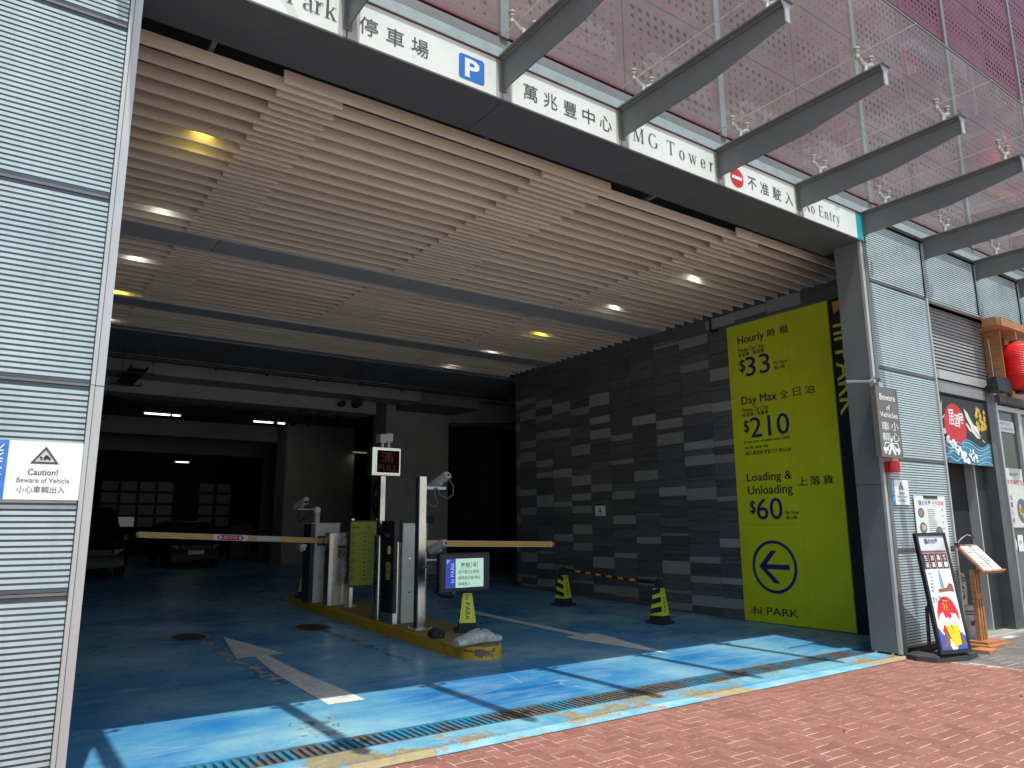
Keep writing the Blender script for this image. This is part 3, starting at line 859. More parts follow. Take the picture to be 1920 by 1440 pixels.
# ================================================================== crimson perforated facade
pf = thing('perforated_facade', 'crimson perforated metal facade above the glass canopy', 'facade')
MU = [-3.0, .36, 3.5, 6.645, 9.83, 12.97, 16.1, 19.2, 22.3, 25.4, 28.5]
HZ = [6.13, 7.40, 8.70, 9.95, 11.15, 12.40, 13.65, 14.9, 16.15, 17.4, 18.65]
def perf_mesh(W_, H_, nx, nz, rs):
    b = MB(); ng = 8
    gx, gz = .09, .09
    dx, dz = (W_-2*gx)/nx, (H_-2*gz)/nz
    x0, z0 = -W_/2, -H_/2
    # margins
    b.quad((x0,0,z0),(x0+W_,0,z0),(x0+W_,0,z0+gz),(x0,0,z0+gz))
    b.quad((x0,0,-z0-gz),(x0+W_,0,-z0-gz),(x0+W_,0,-z0),(x0,0,-z0))
    b.quad((x0,0,z0+gz),(x0+gx,0,z0+gz),(x0+gx,0,-z0-gz),(x0,0,-z0-gz))
    b.quad((-x0-gx,0,z0+gz),(-x0,0,z0+gz),(-x0,0,-z0-gz),(-x0-gx,0,-z0-gz))
    for i in range(nx):
        for k in range(nz):
            cx, cz = x0+gx+(i+.5)*dx, z0+gz+(k+.5)*dz
            r = rs[(k*7+i) % len(rs)] if False else rs[k % len(rs)]
            O = []; I = []
            for q in range(ng):
                a = math.pi/4*q
                ca, sa = math.cos(a), math.sin(a); m = max(abs(ca), abs(sa))
                O.append((cx+dx/2*ca/m, 0, cz+dz/2*sa/m)); I.append((cx+r*ca, 0, cz+r*sa))
            s0 = len(b.v); b.v += O+I
            for q in range(ng):
                p = (q+1) % ng; b.f.append((s0+q, s0+p, s0+ng+p, s0+ng+q))
    # folded rim
    t = .03
    for (xa, za, xb, zb) in ((x0,z0,-x0,z0),(-x0,z0,-x0,-z0),(-x0,-z0,x0,-z0),(x0,-z0,x0,z0)):
        b.quad((xa,0,za),(xb,0,zb),(xb,t,zb),(xa,t,za))
    return b
pms = {}
BACK = mat('facade_backing', (.008,.006,.007), .9)
for ci, (a, c) in enumerate(zip(MU, MU[1:])):
    for hf in range(2):
        xa = a+.05+hf*((c-a)/2-.045); xb = xa+(c-a)/2-.055-.004
        for ri, (z0, z1) in enumerate(zip(HZ, HZ[1:])):
            var = (ci*2+hf+ri*3) % 3
            key = (round(xb-xa,2), round(z1-z0,2), var)
            if key not in pms:
                rs = [(.016,.022,.028,.033,.028,.022), (.014,.014,.018,.023,.026,.020), (.026,.031,.031,.023,.017,.015)][var]
                pms[key] = perf_mesh(xb-xa, z1-z0-.03, 11, 9, rs).mesh('perforated_panel', REDM)
            link('perforated_panel', pms[key], pf, ((xa+xb)/2, 5.09, (z0+z1)/2))
for a in MU:
    MB().box(a-.045,a+.045,5.06,5.17,6.115,18.7).build('mullion', GREY, pf)
DFRT = mat('dark_transom', (.04,.042,.045), .5)
for z in HZ[1:-1]:
    for a, c in zip(MU, MU[1:]): MB().box(a+.047,c-.047,5.095,5.16,z-.0148,z+.0148).build('transom', DFRT, pf)
MB().box(-3.2,28.6,5.19,5.26,6.115,18.7).build('backing_wall', BACK, pf)
MB().box(-4,28.6,5.26,5.5,5.87,18.7).build('structural_wall', DARK, pf)
MB().box(-4,.42,5.07,5.5,6.115,6.13).build('base_trim', GREY, pf)

# ================================================================== slatted ceiling
sl = thing('slatted_ceiling', 'pale timber slat ceiling hanging over the garage entrance', 'ceiling', (5.4,10,5.5))
SP = .2365
sections = [(.60,2.34,0,'A'),(1.75,5.66,0,'B'),(4.72,8.58,0,'A'),(7.98,10.85,0,'B')]
smesh = {}
def slat(x0, x1, y):
    key = round(x1-x0, 3)
    if key not in smesh:
        b = MB(); L = (x1-x0)/2; h = .12; t = .014; c = .003
        b.loft([[(-L,-t+c,0),(-L,t-c,0),(-L,t,c),(-L,t,h),(-L,-t,h),(-L,-t,c)],[(L,-t+c,0),(L,t-c,0),(L,t,c),(L,t,h),(L,-t,h),(L,-t,c)]])
        smesh[key] = b.mesh('slat', SLAT)
    o = link('slat', smesh[key], sl, ((x0+x1)/2-5.4+random.uniform(-.006,.006), y-10, -.008+random.uniform(-.002,.002)))
    o.rotation_euler = (random.uniform(-.012,.012), 0, random.uniform(-.0006,.0006))
for y0, n in ((5.985, 17), (10.81, 12), (14.36, 6)):
    for x0, x1, _, typ in sections:
        for k in range(n + (1 if (typ == 'B' and n == 17) else 0)):
            y = y0 + k*SP + (.118 if typ == 'A' else 0)
            slat(x0, x1, y)
m_ = Matrix.Translation((-5.4,-10,-5.5))
for y0, y1 in ((10.06,10.64),(13.60,14.15),(15.58,15.86)):
    for x0, x1 in ((.5,2.212),(2.22,5.165),(5.173,8.09),(8.098,10.87)):
        MB().box(x0,x1,y0,y1,5.492,5.512).xf(m_).build('ceiling_panel', GUTTERM, sl)
    MB().box(.55,10.86,y0-.012,y0-.002,5.50,5.75).xf(m_).build('edge_board', SLAT, sl)
    for y in (y0+.005, y1-.012):
        MB().box(.5,10.87,y,y+.006,5.485,5.4915).xf(m_).build('edge_bead', FRAMEM, sl)
for x in (1.15, 3.9, 6.4, 9.4):
    MB().box(x-.02,x+.02,5.72,15.9,5.64,5.68).xf(m_).build('hanger_rail', GREY, sl)
MB().box(-3,14,5.72,16.0,6.35,6.4).xf(m_).build('void_board', DARK, sl)

def downlight(x, y, ylw, lab):
    t = thing('downlight', lab, 'light', (x,y,5.74), 0, 'downlights above the ceiling slats')
    MB().lathe((0,0,0), [(.075,.16),(.09,.02),(.10,0),(.085,-.004)], 20).build('housing', GREY, t)
    MB().poly([(.07*math.cos(a), .07*math.sin(a), -.008) for a in [-2*math.pi*k/16 for k in range(16)]]).build('lens', DLY if ylw else DLW, t)
    ld = bpy.data.lights.new('downlight_lamp', 'SPOT')
    ld.energy = 10 if ylw else 9
    ld.spot_size = R(120); ld.spot_blend = .8; ld.shadow_soft_size = .06
    ld.color = (1, .80, .12) if ylw else (.95, .98, 1.0)
    lo = bpy.data.objects.new('downlight_lamp', ld); COL.objects.link(lo); lo.parent = t; lo.location = (0,0,-.02)
for k, (y, yl) in enumerate(((7.50,1),(9.46,0),(11.50,0),(13.42,1),(15.3,0))):
    downlight(1.40, y, yl, '%s downlight in the left row, %s from the front' % ('yellow' if yl else 'white', ('first','second','third','fourth','fifth')[k]))
for k, (y, yl) in enumerate(((7.50,0),(9.46,0),(11.62,1),(13.55,0),(15.3,0))):
    downlight(9.0, y, yl, '%s downlight in the right row, %s from the front' % ('yellow' if yl else 'white', ('first','second','third','fourth','fifth')[k]))

# ================================================================== tiled side wall
tw = thing('tiled_wall', 'wall of dark and light grey stone tiles along the right side of the garage', 'wall')
MB().box(10.93,11.2,5.46,15.34,-.05,6.4).build('wall_core', GROUT, tw)
YS = [15.34,15.16,14.49,13.82,13.14,12.47,11.79,11.11,10.43,9.72,9.0,8.32,7.64,6.96,6.28,5.6]
LT = [[(.3,.45),(1.0,1.2),(1.7,1.9),(2.37,2.6),(3.1,3.3),(4.0,4.2),(4.6,4.8)],
 [(0.19,0.26),(0.4,0.48),(0.77,1.0),(1.9,2.08),(2.37,2.52),(3.21,3.44),(3.55,3.72),(4.25,4.5),(4.66,4.8)],
 [(0.23,0.41),(0.63,0.76),(0.98,1.04),(2.07,2.35),(2.77,2.9),(3.03,3.2),(3.7,3.89),(4.15,4.28),(4.49,4.66)],
 [(0.63,0.75),(1.27,1.44),(2.06,2.18),(2.73,2.93),(3.69,3.88),(4.26,4.51)],
 [(0.38,0.44),(1.08,1.26),(1.44,1.66),(1.9,2.07),(2.18,2.34),(2.52,2.75),(3.2,3.44),(4.13,4.29)],
 [(0.21,0.38),(0.73,0.97),(2.35,2.52),(3.52,3.72),(3.85,4.01),(4.25,4.53)],
 [(0.18,0.39),(0.96,1.07),(1.65,1.83),(2.17,2.34),(2.9,3.0),(3.41,3.54)],
 [(0.44,0.49),(0.57,0.62),(1.26,1.4),(1.82,1.85),(2.52,2.73),(3.67,3.86)],
 [(0.05,0.19),(0.35,0.41),(0.7,0.95),(1.42,1.47),(2.18,2.36),(3.19,3.42),(3.51,3.7),(5.16,5.29)],
 [(0.16,0.36),(0.57,0.7),(0.93,1.05),(2.08,2.31),(2.73,2.92),(3.03,3.19),(3.72,3.88),(4.55,4.71),(5.03,5.235)],
 [(0.17,0.35),(0.58,0.7),(1.22,1.38),(2.04,2.13),(2.73,2.89),(3.04,3.15),(3.68,3.86),(4.27,4.5),(5.26,5.46)],
 [(5.31,5.47)], [(5.27,5.5)], [(5.52,5.61)], [(5.3,5.5)]]
tiles = []
rt = random.Random(3)
for ci in range(15):
    ya, yb = YS[ci], YS[ci+1]
    if ci == 14: yb = 5.50
    zb_ = max(0, fl(yb)-.02)
    lights = LT[ci]; z = 0.0; segs = []
    bounds = [(a, c, 1) for a, c in lights]
    cur = 0.0
    for a, c, _ in bounds + [(6.35, 6.35, 0)]:
        while cur < a-.015:
            h = rt.choice((.08,.13,.16,.2,.23,.3))
            nx = min(cur+h, a)
            if a-nx < .05: nx = a
            if cur < 5.24 < nx: nx = 5.24
            segs.append((cur, nx, 0)); cur = nx
        if c > a: segs.append((a, c, 1)); cur = c
    for z0, z1, li in segs:
        if z1-z0 < .02: continue
        tiles.append((ya, yb, z0, z1, li))
def tile_key(t):
    y, z = (t[0]+t[1])/2, (t[2]+t[3])/2
    hid = 1 if (5.55 < y < 8.4 and z < 5.1) or z > 5.7 else 0
    u, v, d = px_of(10.9, y, z)
    return (hid, -(t[0]-t[1])*(t[3]-t[2])/(d*d))
tiles.sort(key=tile_key)
tmesh = {}; rest = {0: MB(), 1: MB()}
for i, (ya, yb, z0, z1, li) in enumerate(tiles):
    px_ = rt.uniform(0, .006) + (.035 if z0 >= 5.239 else 0)
    y0, y1 = yb+.002, ya-.002
    if i < 298:
        key = (round(y1-y0,3), round(z1-z0,3), li)
        if key not in tmesh:
            L, H = (y1-y0)/2, (z1-z0)/2-.0015
            tmesh[key] = MB().loft([[(0,-L,-H),(0,-L,H),(0,L,H),(0,L,-H)],[(-.03,-L+.002,-H+.002),(-.03,-L+.002,H-.002),(-.03,L-.002,H-.002),(-.03,L-.002,-H+.002)]]).mesh('tile', TILEL if li else TILED)
        link('tile', tmesh[key], tw, (10.93-px_, (y0+y1)/2, (z0+z1)/2))
    else:
        rest[li].box(10.90-px_, 10.93, y0, y1, z0+.0015, z1-.0015)
for li in (0, 1):
    if rest[li].v:
        o = rest[li].build('tile_field', TILEL if li else TILED, tw); o['kind'] = 'stuff'
MB().box(10.86,10.905,5.5,15.34,5.225,5.239).build('ledge_trim', GREY, tw)

# ------------------------------------------------------------------ yellow price board
def wallthing(name, label, cat, y, z):
    t = thing(name, label, cat, (10.86, y, z)); return t, Matrix.Translation((-10.86, -y, -z))
pb, m_ = wallthing('price_board', 'huge lime yellow parking price board fixed to the tiled wall', 'sign', 7.5, 0)
for y0, y1 in ((6.50,7.26),(7.264,8.52)):
    for z0, z1 in ((.01,1.62),(1.623,5.21)):
        if y0 < 7 and z1 > 2: MB().box(10.868,10.895,y0,y1,z0-1.613+.0,z1).xf(m_).build('board_sheet', BOARD, pb)
        elif y0 > 7: MB().box(10.868,10.895,y0,y1,z0,z1).xf(m_).build('board_sheet', BOARD, pb)
MB().box(10.862,10.898,6.485,6.4985,.01,5.215).xf(m_).build('edge_trim', mat('lime_edge', (.40,.42,.02), .4), pb)
MB().box(10.862,10.898,6.485,8.525,5.212,5.222).xf(m_).build('top_trim', GREY, pb)
XB = 10.868
def T(body, yl, yr, z0, z1, mt=INK, bold=.0):
    b = MB(); dw = (z1-z0)*(.022 if mt is INK else .012)
    for k, (da, db) in enumerate(((-dw, 0), (dw, 0), (0, dw*.6), (0, -dw*.6))):
        text(b, body, (XB, yl+da, z0+db), YB, UP, yl-yr, z1-z0, lift=.002+k*.0003)
    b.xf(m_).build('lettering', mt, pb)['kind'] = 'stuff'
T('Hourly', 8.29, 7.73, 4.80, 4.985, bold=.018); T('時', 7.655, 7.50, 4.845, 4.985, bold=.005); T('租', 7.41, 7.24, 4.845, 4.985, bold=.005)
T('Private Car / Van', 8.295, 7.74, 4.685, 4.765, bold=.006); T('私家車 / 客貨車', 8.295, 7.745, 4.60, 4.675)
T('$', 8.285, 8.165, 4.30, 4.555, bold=.01); T('33', 8.155, 7.65, 4.225, 4.575, NAVY, .008); T('Per Hour', 7.575, 7.30, 4.335, 4.40, bold=.006); T('每小時', 7.57, 7.36, 4.245, 4.315)
T('Day Max', 8.29, 7.565, 3.685, 3.87, bold=0.0); T('全', 7.50, 7.33, 3.735, 3.87, bold=.005); T('日', 7.24, 7.10, 3.735, 3.87, bold=.005); T('泊', 7.01, 6.85, 3.735, 3.87, bold=.005)
T('Private Car / Van', 8.287, 7.745, 3.59, 3.665, bold=.006); T('私家車 / 客貨車', 8.285, 7.75, 3.505, 3.58)
T('$', 8.275, 8.17, 3.20, 3.445, bold=.01); T('210', 8.145, 7.36, 3.12, 3.48, NAVY, .008)
T('From time of entry until 24:00', 8.285, 7.372, 3.015, 3.085, bold=.004); T('on the same day', 8.285, 7.80, 2.915, 2.99, bold=.004); T('由入車起計至當日午夜24:00', 8.27, 7.36, 2.82, 2.895)
T('Loading &', 8.285, 7.39, 2.32, 2.505, bold=.016); T('Unloading', 8.278, 7.395, 2.09, 2.285, bold=.018); T('上', 7.29, 7.11, 2.245, 2.385, bold=.005); T('落', 7.06, 6.88, 2.245, 2.385, bold=.005); T('貨', 6.83, 6.65, 2.245, 2.385, bold=.005)
T('$', 8.26, 8.15, 1.79, 2.03, bold=.01); T('60', 8.125, 7.615, 1.705, 2.065, NAVY, .008); T('Per Hour', 7.56, 7.30, 1.785, 1.85, bold=.006); T('每小時', 7.555, 7.35, 1.70, 1.765)
T('hi PARK', 8.315, 7.462, .14, .258)
b = MB(); ring(b, (XB,0,0), YB, UP, -7.855, .925, .435, .435, .052, .002); b.xf(m_).build('navy_ring', NAVY, pb)
b = MB()
def F(pts, l): flat(b, (XB,0,0), YB, UP, [(-y, z) for y, z in pts], l)
F([(8.155,.925),(7.905,1.19),(7.79,1.19),(8.04,.925)], .002); F([(8.155,.925),(8.04,.925),(7.755,.655),(7.875,.655)], .002); F([(8.08,.965),(7.56,.965),(7.56,.885),(8.08,.885)], .0025)
b.xf(m_).build('navy_arrow', NAVY, pb)
MB().poly([(XB-.002,8.40,.12),(XB-.002,8.28,.12),(XB-.002,8.36,.26)]).xf(m_).build('faded_triangle', mat('faded_orange', (.50,.36,.03), .5), pb)

kb, m_ = wallthing('name_banner', 'black vertical banner reading hi PARK beside the price board', 'banner', 6.1, 0)
MB().box(10.875,10.897,5.50,6.48,.0,5.215).xf(m_).build('banner_sheet', mat('banner_black', (.008,.008,.010), .5), kb)
b = MB(); text(b, 'hi PARK', (10.875, 6.43, 4.785), DN, YB, 1.48, .30, lift=.002, bold=0.01); b.v = [(x, y, z) for x, y, z in b.v]
# letters run down with their tops towards the street
b.xf(m_).build('lettering', LIME, kb)['kind'] = 'stuff'
MB().poly([(10.872,6.41,5.165),(10.872,6.10,5.165),(10.872,6.39,4.96)]).xf(m_).build('orange_triangle', ORANGE, kb)

ws, m_ = wallthing('wall_notice', 'small white notice on the dark tiles beside the far barrier arm', 'notice', 12.18, 1.95)
MB().box(10.885,10.892,12.02,12.34,1.83,2.09).xf(m_).build('notice_plate', WHITEP, ws)
MB().box(10.880,10.884,12.02,12.34,2.052,2.09).xf(m_).build('black_header', INK, ws)
b = MB(); text(b, 'Caution!', (10.885,12.27,1.85), YB, UP, .18, .03, .002); b.poly([(10.883,12.22,1.91),(10.883,12.14,1.91),(10.883,12.18,2.02)]); b.xf(m_).build('lettering', INK, ws)['kind'] = 'stuff'
pp = thing('elbow_pipe', 'short black elbow pipe at the top of the tiled wall', 'pipe', (10.84,8.87,5.2))
MB().tube([(10.84,8.87,5.47),(10.84,8.87,5.24),(10.84,8.86,5.215),(10.84,8.83,5.20),(10.84,8.70,5.20)], .022, 10).xf(Matrix.Translation((-10.84,-8.87,-5.2))).build('pipe_bend', BLACK, pp)

# ================================================================== garage interior
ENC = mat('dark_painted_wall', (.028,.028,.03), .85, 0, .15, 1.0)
gw = thing('garage_shell', 'dim concrete side, rear and roof slabs of the parking hall', 'building')
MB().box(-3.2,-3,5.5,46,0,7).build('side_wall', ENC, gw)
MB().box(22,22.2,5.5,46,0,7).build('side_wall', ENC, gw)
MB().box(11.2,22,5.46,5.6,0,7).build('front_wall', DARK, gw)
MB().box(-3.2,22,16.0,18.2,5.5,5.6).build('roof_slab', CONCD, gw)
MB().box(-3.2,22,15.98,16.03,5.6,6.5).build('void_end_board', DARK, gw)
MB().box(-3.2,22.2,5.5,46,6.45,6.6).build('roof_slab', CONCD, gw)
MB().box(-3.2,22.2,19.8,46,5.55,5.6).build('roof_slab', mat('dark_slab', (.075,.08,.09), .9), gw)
# back wall with real window openings
BWY = 42.0
cols1 = [4.44+.86*i for i in range(5)]; cols2 = [9.05, 9.93]
zrows = [1.68, 2.28, 2.88, 3.48, 4.06]
MB().box(-3,22,BWY+.30,BWY+.45,0,6.5).build('outer_wall', DARK, gw)
MB().box(-3,22,BWY,BWY+.2,0,zrows[0]).build('rear_wall', ENC, gw)
MB().box(-3,22,BWY,BWY+.2,zrows[-1],6.5).build('rear_wall', ENC, gw)
MB().box(-3,cols1[0],BWY,BWY+.2,zrows[0],zrows[-1]).build('rear_wall', ENC, gw)
MB().box(cols1[-1],cols2[0]-.07,BWY,BWY+.2,zrows[0],zrows[-1]).build('rear_wall', ENC, gw)
MB().box(cols2[1]+.86,22,BWY,BWY+.2,zrows[0],zrows[-1]).build('rear_wall', ENC, gw)
WF = mat('window_frame_dark', (.02,.02,.022), .5)
rw_ = random.Random(5)
for cs in ([cols1[i] for i in range(4)], [cols2[0], cols2[1]]):
    wn = link('window', MB().box(cs[0],cs[-1]+.86,BWY+.1,BWY+.14,zrows[0]-.03,zrows[0]).mesh('window', WF), gw)
    for i, x in enumerate(cs):
        MB().box(x-.07,x+.07,BWY+.02,BWY+.12,zrows[0],zrows[-1]).build('mullion', WF, wn)
        for k in range(4):
            br = (len(cs) == 4 and i == 1 and k == 0)
            MB().box(x+.085,x+.80,BWY+.10,BWY+.11,zrows[k]+.07,zrows[k+1]-.05).build('pane', WINGL2 if br else WINGL, wn)
            MB().box(x+.07,x+.81,BWY+.06,BWY+.09,zrows[k]-.01,zrows[k]+.05).build('transom', WF, wn)

def conc_beam(name, label, boxes, mt=None):
    x0, x1, y0, y1, z0, z1 = boxes[0]
    t = thing(name, label, 'beam', ((x0+x1)/2, (y0+y1)/2, z0))
    m = Matrix.Translation((-(x0+x1)/2, -(y0+y1)/2, -z0))
    for bx in boxes: MB().box(*bx).xf(m).build('beam_body', mt or CONC, t)
    return t
conc_beam('concrete_beam', 'front pale concrete beam right behind the slatted ceiling', [(-3,9.65,18.2,19.05,5.09,6.45)])
conc_beam('concrete_beam', 'second concrete beam, lower and just behind the front one', [(-3,8.68,19.055,19.8,4.76,6.45)])
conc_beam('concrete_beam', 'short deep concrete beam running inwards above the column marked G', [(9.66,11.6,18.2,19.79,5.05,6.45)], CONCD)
conc_beam('concrete_beam', 'concrete beam in the middle of the dim hall, between tube lights', [(-3,9.4,29.0,29.8,4.95,5.55)])
conc_beam('concrete_beam', 'far concrete beam near the rear windows', [(-3,14,33.5,34.2,4.75,5.55)])
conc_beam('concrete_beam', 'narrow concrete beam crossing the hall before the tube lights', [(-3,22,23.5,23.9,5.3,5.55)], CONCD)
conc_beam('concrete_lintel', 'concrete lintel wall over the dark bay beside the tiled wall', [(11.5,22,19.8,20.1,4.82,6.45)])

cg = thing('concrete_column', 'wide grey concrete column marked G behind the ticket island', 'column', (10.4,20.25,fl(20)))
m_ = Matrix.Translation((-10.4,-20.25,-fl(20)))
MB().bbox(9.36,11.5,19.8,20.72,.2,5.55,.02).xf(m_).build('column_shaft', CONC, cg)
b = MB(); text(b, 'G', (9.36,20.62,1.95), YB, UP, .42, 1.05, .004, bold=.05); b.xf(m_).build('letter', INK, cg)
MB().box(10.55,11.0,19.77,19.795,1.72,1.95).xf(m_).build('notice_plate', mat('dim_notice', (.16,.16,.17), .5), cg)
c2 = thing('concrete_column', 'far concrete column left of the one marked G', 'column', (10.4,28.3,.32))
MB().bbox(-1.4,1.35,-.6,.6,0,5.23,.02).build('column_shaft', CONC, c2)
MB().box(-1.39,1.34,-.59,.59,0,.02).build('base', CONC, c2)
c3 = thing('concrete_column', 'distant narrow column standing just before the rear windows', 'column', (11.2,36,.32))
MB().bbox(-.5,.5,-.4,.4,0,5.2,.02).build('column_shaft', CONC, c3)
# dim side rooms so that the bay behind the tiles reads as depth
MB().box(11.5,22,24.5,24.7,0,5.5).build('inner_partition', mat('deep_partition', (.05,.05,.05), .9), gw)
MB().box(13.5,13.7,20.2,24.4,0,5.5).build('inner_partition', MATS['deep_partition'], gw)

def tubelight(x0, x1, y, z, lab, e=.35):
    t = thing('tube_light', lab, 'light', ((x0+x1)/2, y, z), 0, 'fluorescent lights in the hall')
    L = (x1-x0)/2
    MB().box(-L-.05,L+.05,-.04,.04,.035,.09).build('batten', WHITEP, t)
    MB().tube([(-L,0,.01),(L,0,.01)], .02, 8).build('tube', TUBE if e > .31 else emis('yellow_beam_glow', (1, .85, .4), .12), t)
    ld = bpy.data.lights.new('tube_lamp', 'AREA'); ld.shape = 'RECTANGLE'; ld.size = 2*L; ld.size_y = .05; ld.energy = e; ld.color = (1,.93,.82)
    lo = bpy.data.objects.new('tube_lamp', ld); COL.objects.link(lo); lo.parent = t; lo.location = (0,0,-.03)
tubelight(3.79,4.55,26,5.27,'left tube light, longer lit section')
tubelight(4.62,4.86,26,5.27,'left tube light, short lit section')
tubelight(7.25,7.92,26,5.27,'middle tube light, longer lit section')
tubelight(8.10,8.34,26,5.27,'middle tube light, short lit section')
tubelight(7.35,8.05,36,4.93,'small far tube light, upper of the two near the rear')
tubelight(7.35,7.95,39.5,4.87,'small far tube light, lower of the two near the rear')
tubelight(11.6,12.4,27.5,4.55,'dim yellow glow added for a lit yellow beam beside the column marked G', .3)  # glowing tube and lamp added in place of a lit yellow beam

# pipes and trays under the beams
cp = thing('conduit_run', 'thin conduit pipe clipped along the front concrete beam', 'pipe', (5,17.2,5.2))
m_ = Matrix.Translation((-5,-17.2,-5.2))
MB().tube([(.6,17.2,5.19),(12,17.2,5.19)], .028, 8).xf(m_).build('pipe', PIPE, cp)
MB().tube([(.6,17.3,5.27),(12,17.3,5.27)], .018, 8).xf(m_).build('pipe', PIPE, cp)
for x in (2.6,3.9,5.05,6.3,7.4,8.6):
    MB().box(x-.02,x+.02,17.17,17.33,5.15,5.2).box(x-.05,x-.04,17.24,17.25,5.19,5.52).box(x+.04,x+.05,17.24,17.25,5.19,5.52).xf(m_).build('hanger', PIPE, cp)['kind'] = 'stuff'
ct = thing('cable_tray', 'black ladder cable tray running inwards at the left of the hall', 'cable tray', (2.3,19,4.9))
m_ = Matrix.Translation((-2.3,-19,-4.9))
for x in (2.15,2.45): MB().box(x-.012,x+.012,16.9,27,4.93,5.0).xf(m_).build('rail', PIPE, ct)
MB().box(2.15,2.45,16.9,27,4.905,4.915).xf(m_).build('tray_floor', PIPE, ct)
me = MB().box(-.15,.15,-.015,.015,0,.02).mesh('rung', PIPE)
for k in range(34): link('rung', me, ct, (0, 17-19+k*.3, .035))
for k in range(6):
    MB().box(1.98,2.62,17.2+k*1.6,17.24+k*1.6,4.88,4.91).box(1.99,2.0,17.2+k*1.6,17.23+k*1.6,4.9,5.5).box(2.6,2.61,17.2+k*1.6,17.23+k*1.6,4.9,5.5).xf(m_).build('hanger', PIPE, ct)['kind'] = 'stuff'
for k, (x, y, z, dx, dy, r) in enumerate(((7.55,18.7,4.93,.5,3,.07),(7.95,18.6,4.96,.6,3,.10),(6.6,19.0,4.66,.7,3,.08),(7.1,19.0,4.66,.7,3,.06),(11.0,18.9,4.6,3.2,-1.6,.06))):
    t_ = thing('drain_pipe', ['thin black pipe under the front beam, left of two','thick black pipe under the front beam, right of two','black pipe under the second beam, left of two','slim black pipe under the second beam, right of two','long black pipe crossing the dark bay beside the tiled wall'][k], 'pipe', (x,y,z))
    MB().tube([(0,0,0),(dx*.3,dy*.3,.02),(dx,dy,.06)], r, 12).build('pipe', PIPE, t_, True)
    MB().tube([(0,0,0),(dx*.06,dy*.06,.004)], r*1.25, 12).build('coupling', PIPE, t_, True)

# ------------------------------------------------------------------ parked vehicles
CARP = mat('black_car_paint', (.004,.0045,.006), .35, 0, .1, 3, spec=.35)
CARG = mat('car_glass', (.02,.022,.026), .06, 0, .1, 3, spec=.9)
CHR = mat('chrome', (.7,.7,.7), .12, 1.0)
HLM = mat('headlamp_lens', (.45,.46,.48), .1, .4)
def car(name, label, x, y, z, W_=1.76, L_=4.2, H_=1.58, hood=.62, plate=True):
    t = thing(name, label, 'car', (x, y, z))
    w2 = W_/2
    prof = [(0,.30),(.02,.62),(.12,.80),(.95,.98),(1.55,H_*.97),(2.2,H_),(L_-.7,H_*.96),(L_-.1,1.0),(L_,.6),(L_,.30)]
    rings = []
    for s_, shr in ((-w2,.10),(-w2+.10,0),(w2-.10,0),(w2,.10)):
        rings.append([(s_*(1-.16*max(0,(pz-.85))/.7), py+(shr if py < .5 else -shr if py > L_-.5 else 0), pz-(shr*.8 if pz > 1 else 0)) for py, pz in prof])
    MB().loft(rings).build('body', CARP, t, True)
    q = lambda s_, zz: s_*w2*(1-.16*max(0,(zz-.85))/.7)
    a0, a1 = (1.00,1.0), (1.50,H_*.955)
    MB().quad((-q(.86,1.0),a0[0]-.03,a0[1]+.02),(q(.86,1.0),a0[0]-.03,a0[1]+.02),(q(.84,a1[1]),a1[0]-.04,a1[1]-.01),(-q(.84,a1[1]),a1[0]-.04,a1[1]-.01)).build('windscreen', CARG, t)
    for s_ in (-1,1):
        MB().quad((s_*(q(1,1.0)+.006),1.15,1.0),(s_*(q(1,1.0)+.006),L_-.8,1.0),(s_*(q(1,H_*.9)+.004),L_-1.0,H_*.9),(s_*(q(1,H_*.9)+.004),1.6,H_*.9)).build('side_window', CARG, t)
        hl = MB().loft([[(s_*w2*.62,.02,.60),(s_*w2*.93,.10,.60),(s_*w2*.93,.12,.76),(s_*w2*.62,.05,.74)],[(s_*w2*.62,.0,.61),(s_*w2*.90,.07,.61),(s_*w2*.90,.09,.75),(s_*w2*.62,.02,.73)]]).build('headlight', HLM, t)
        MB().box(s_*(w2+.02)-.11*(s_ < 0),s_*(w2+.02)+.11*(s_ > 0),1.25,1.40,.98,1.12).build('wing_mirror', CARP, t)
        for yy in (.75, L_-.75):
            wh = MB(); wh.tube([(s_*(w2-.2),yy,.31),(s_*(w2+.01),yy,.31)], .31, 20)
            wo = wh.build('wheel', RUBBER, t, True)
            MB().tube([(s_*(w2+.01),yy,.31),(s_*(w2+.02),yy,.31)], .19, 16).build('rim', CHR, wo, True)
    MB().box(-w2*.55,w2*.55,-.015,.02,.60,.74).build('grille', BLACK, t)
    MB().box(-w2*.8,w2*.8,-.03,.06,.26,.40).build('bumper', CARP, t)
    if plate:
        pl = MB().box(-.26,.26,-.045,-.032,.44,.57).build('number_plate', mat('plate_white', (.8,.8,.78), .5), t)
    return t
car('parked_car', 'black car parked facing out under the left barrier arm', 5.95, 27.3, .32)
car('parked_van', 'tall dark vehicle half hidden behind the left portal post', 2.35, 23.2, .32, 1.9, 4.8, 1.95, plate=False)

# a strip of daylight blinds / crates far back
tp = thing('parking_cabinet', 'dark equipment cabinet standing before the rear column', 'cabinet', (8.9,33,.32))
MB().bbox(-.45,.45,-.3,.3,0,1.5,.02).build('cabinet_body', PIPE, tp)
MB().box(-.43,.43,-.315,-.302,.1,1.42).build('cabinet_door', BLUEG, tp)

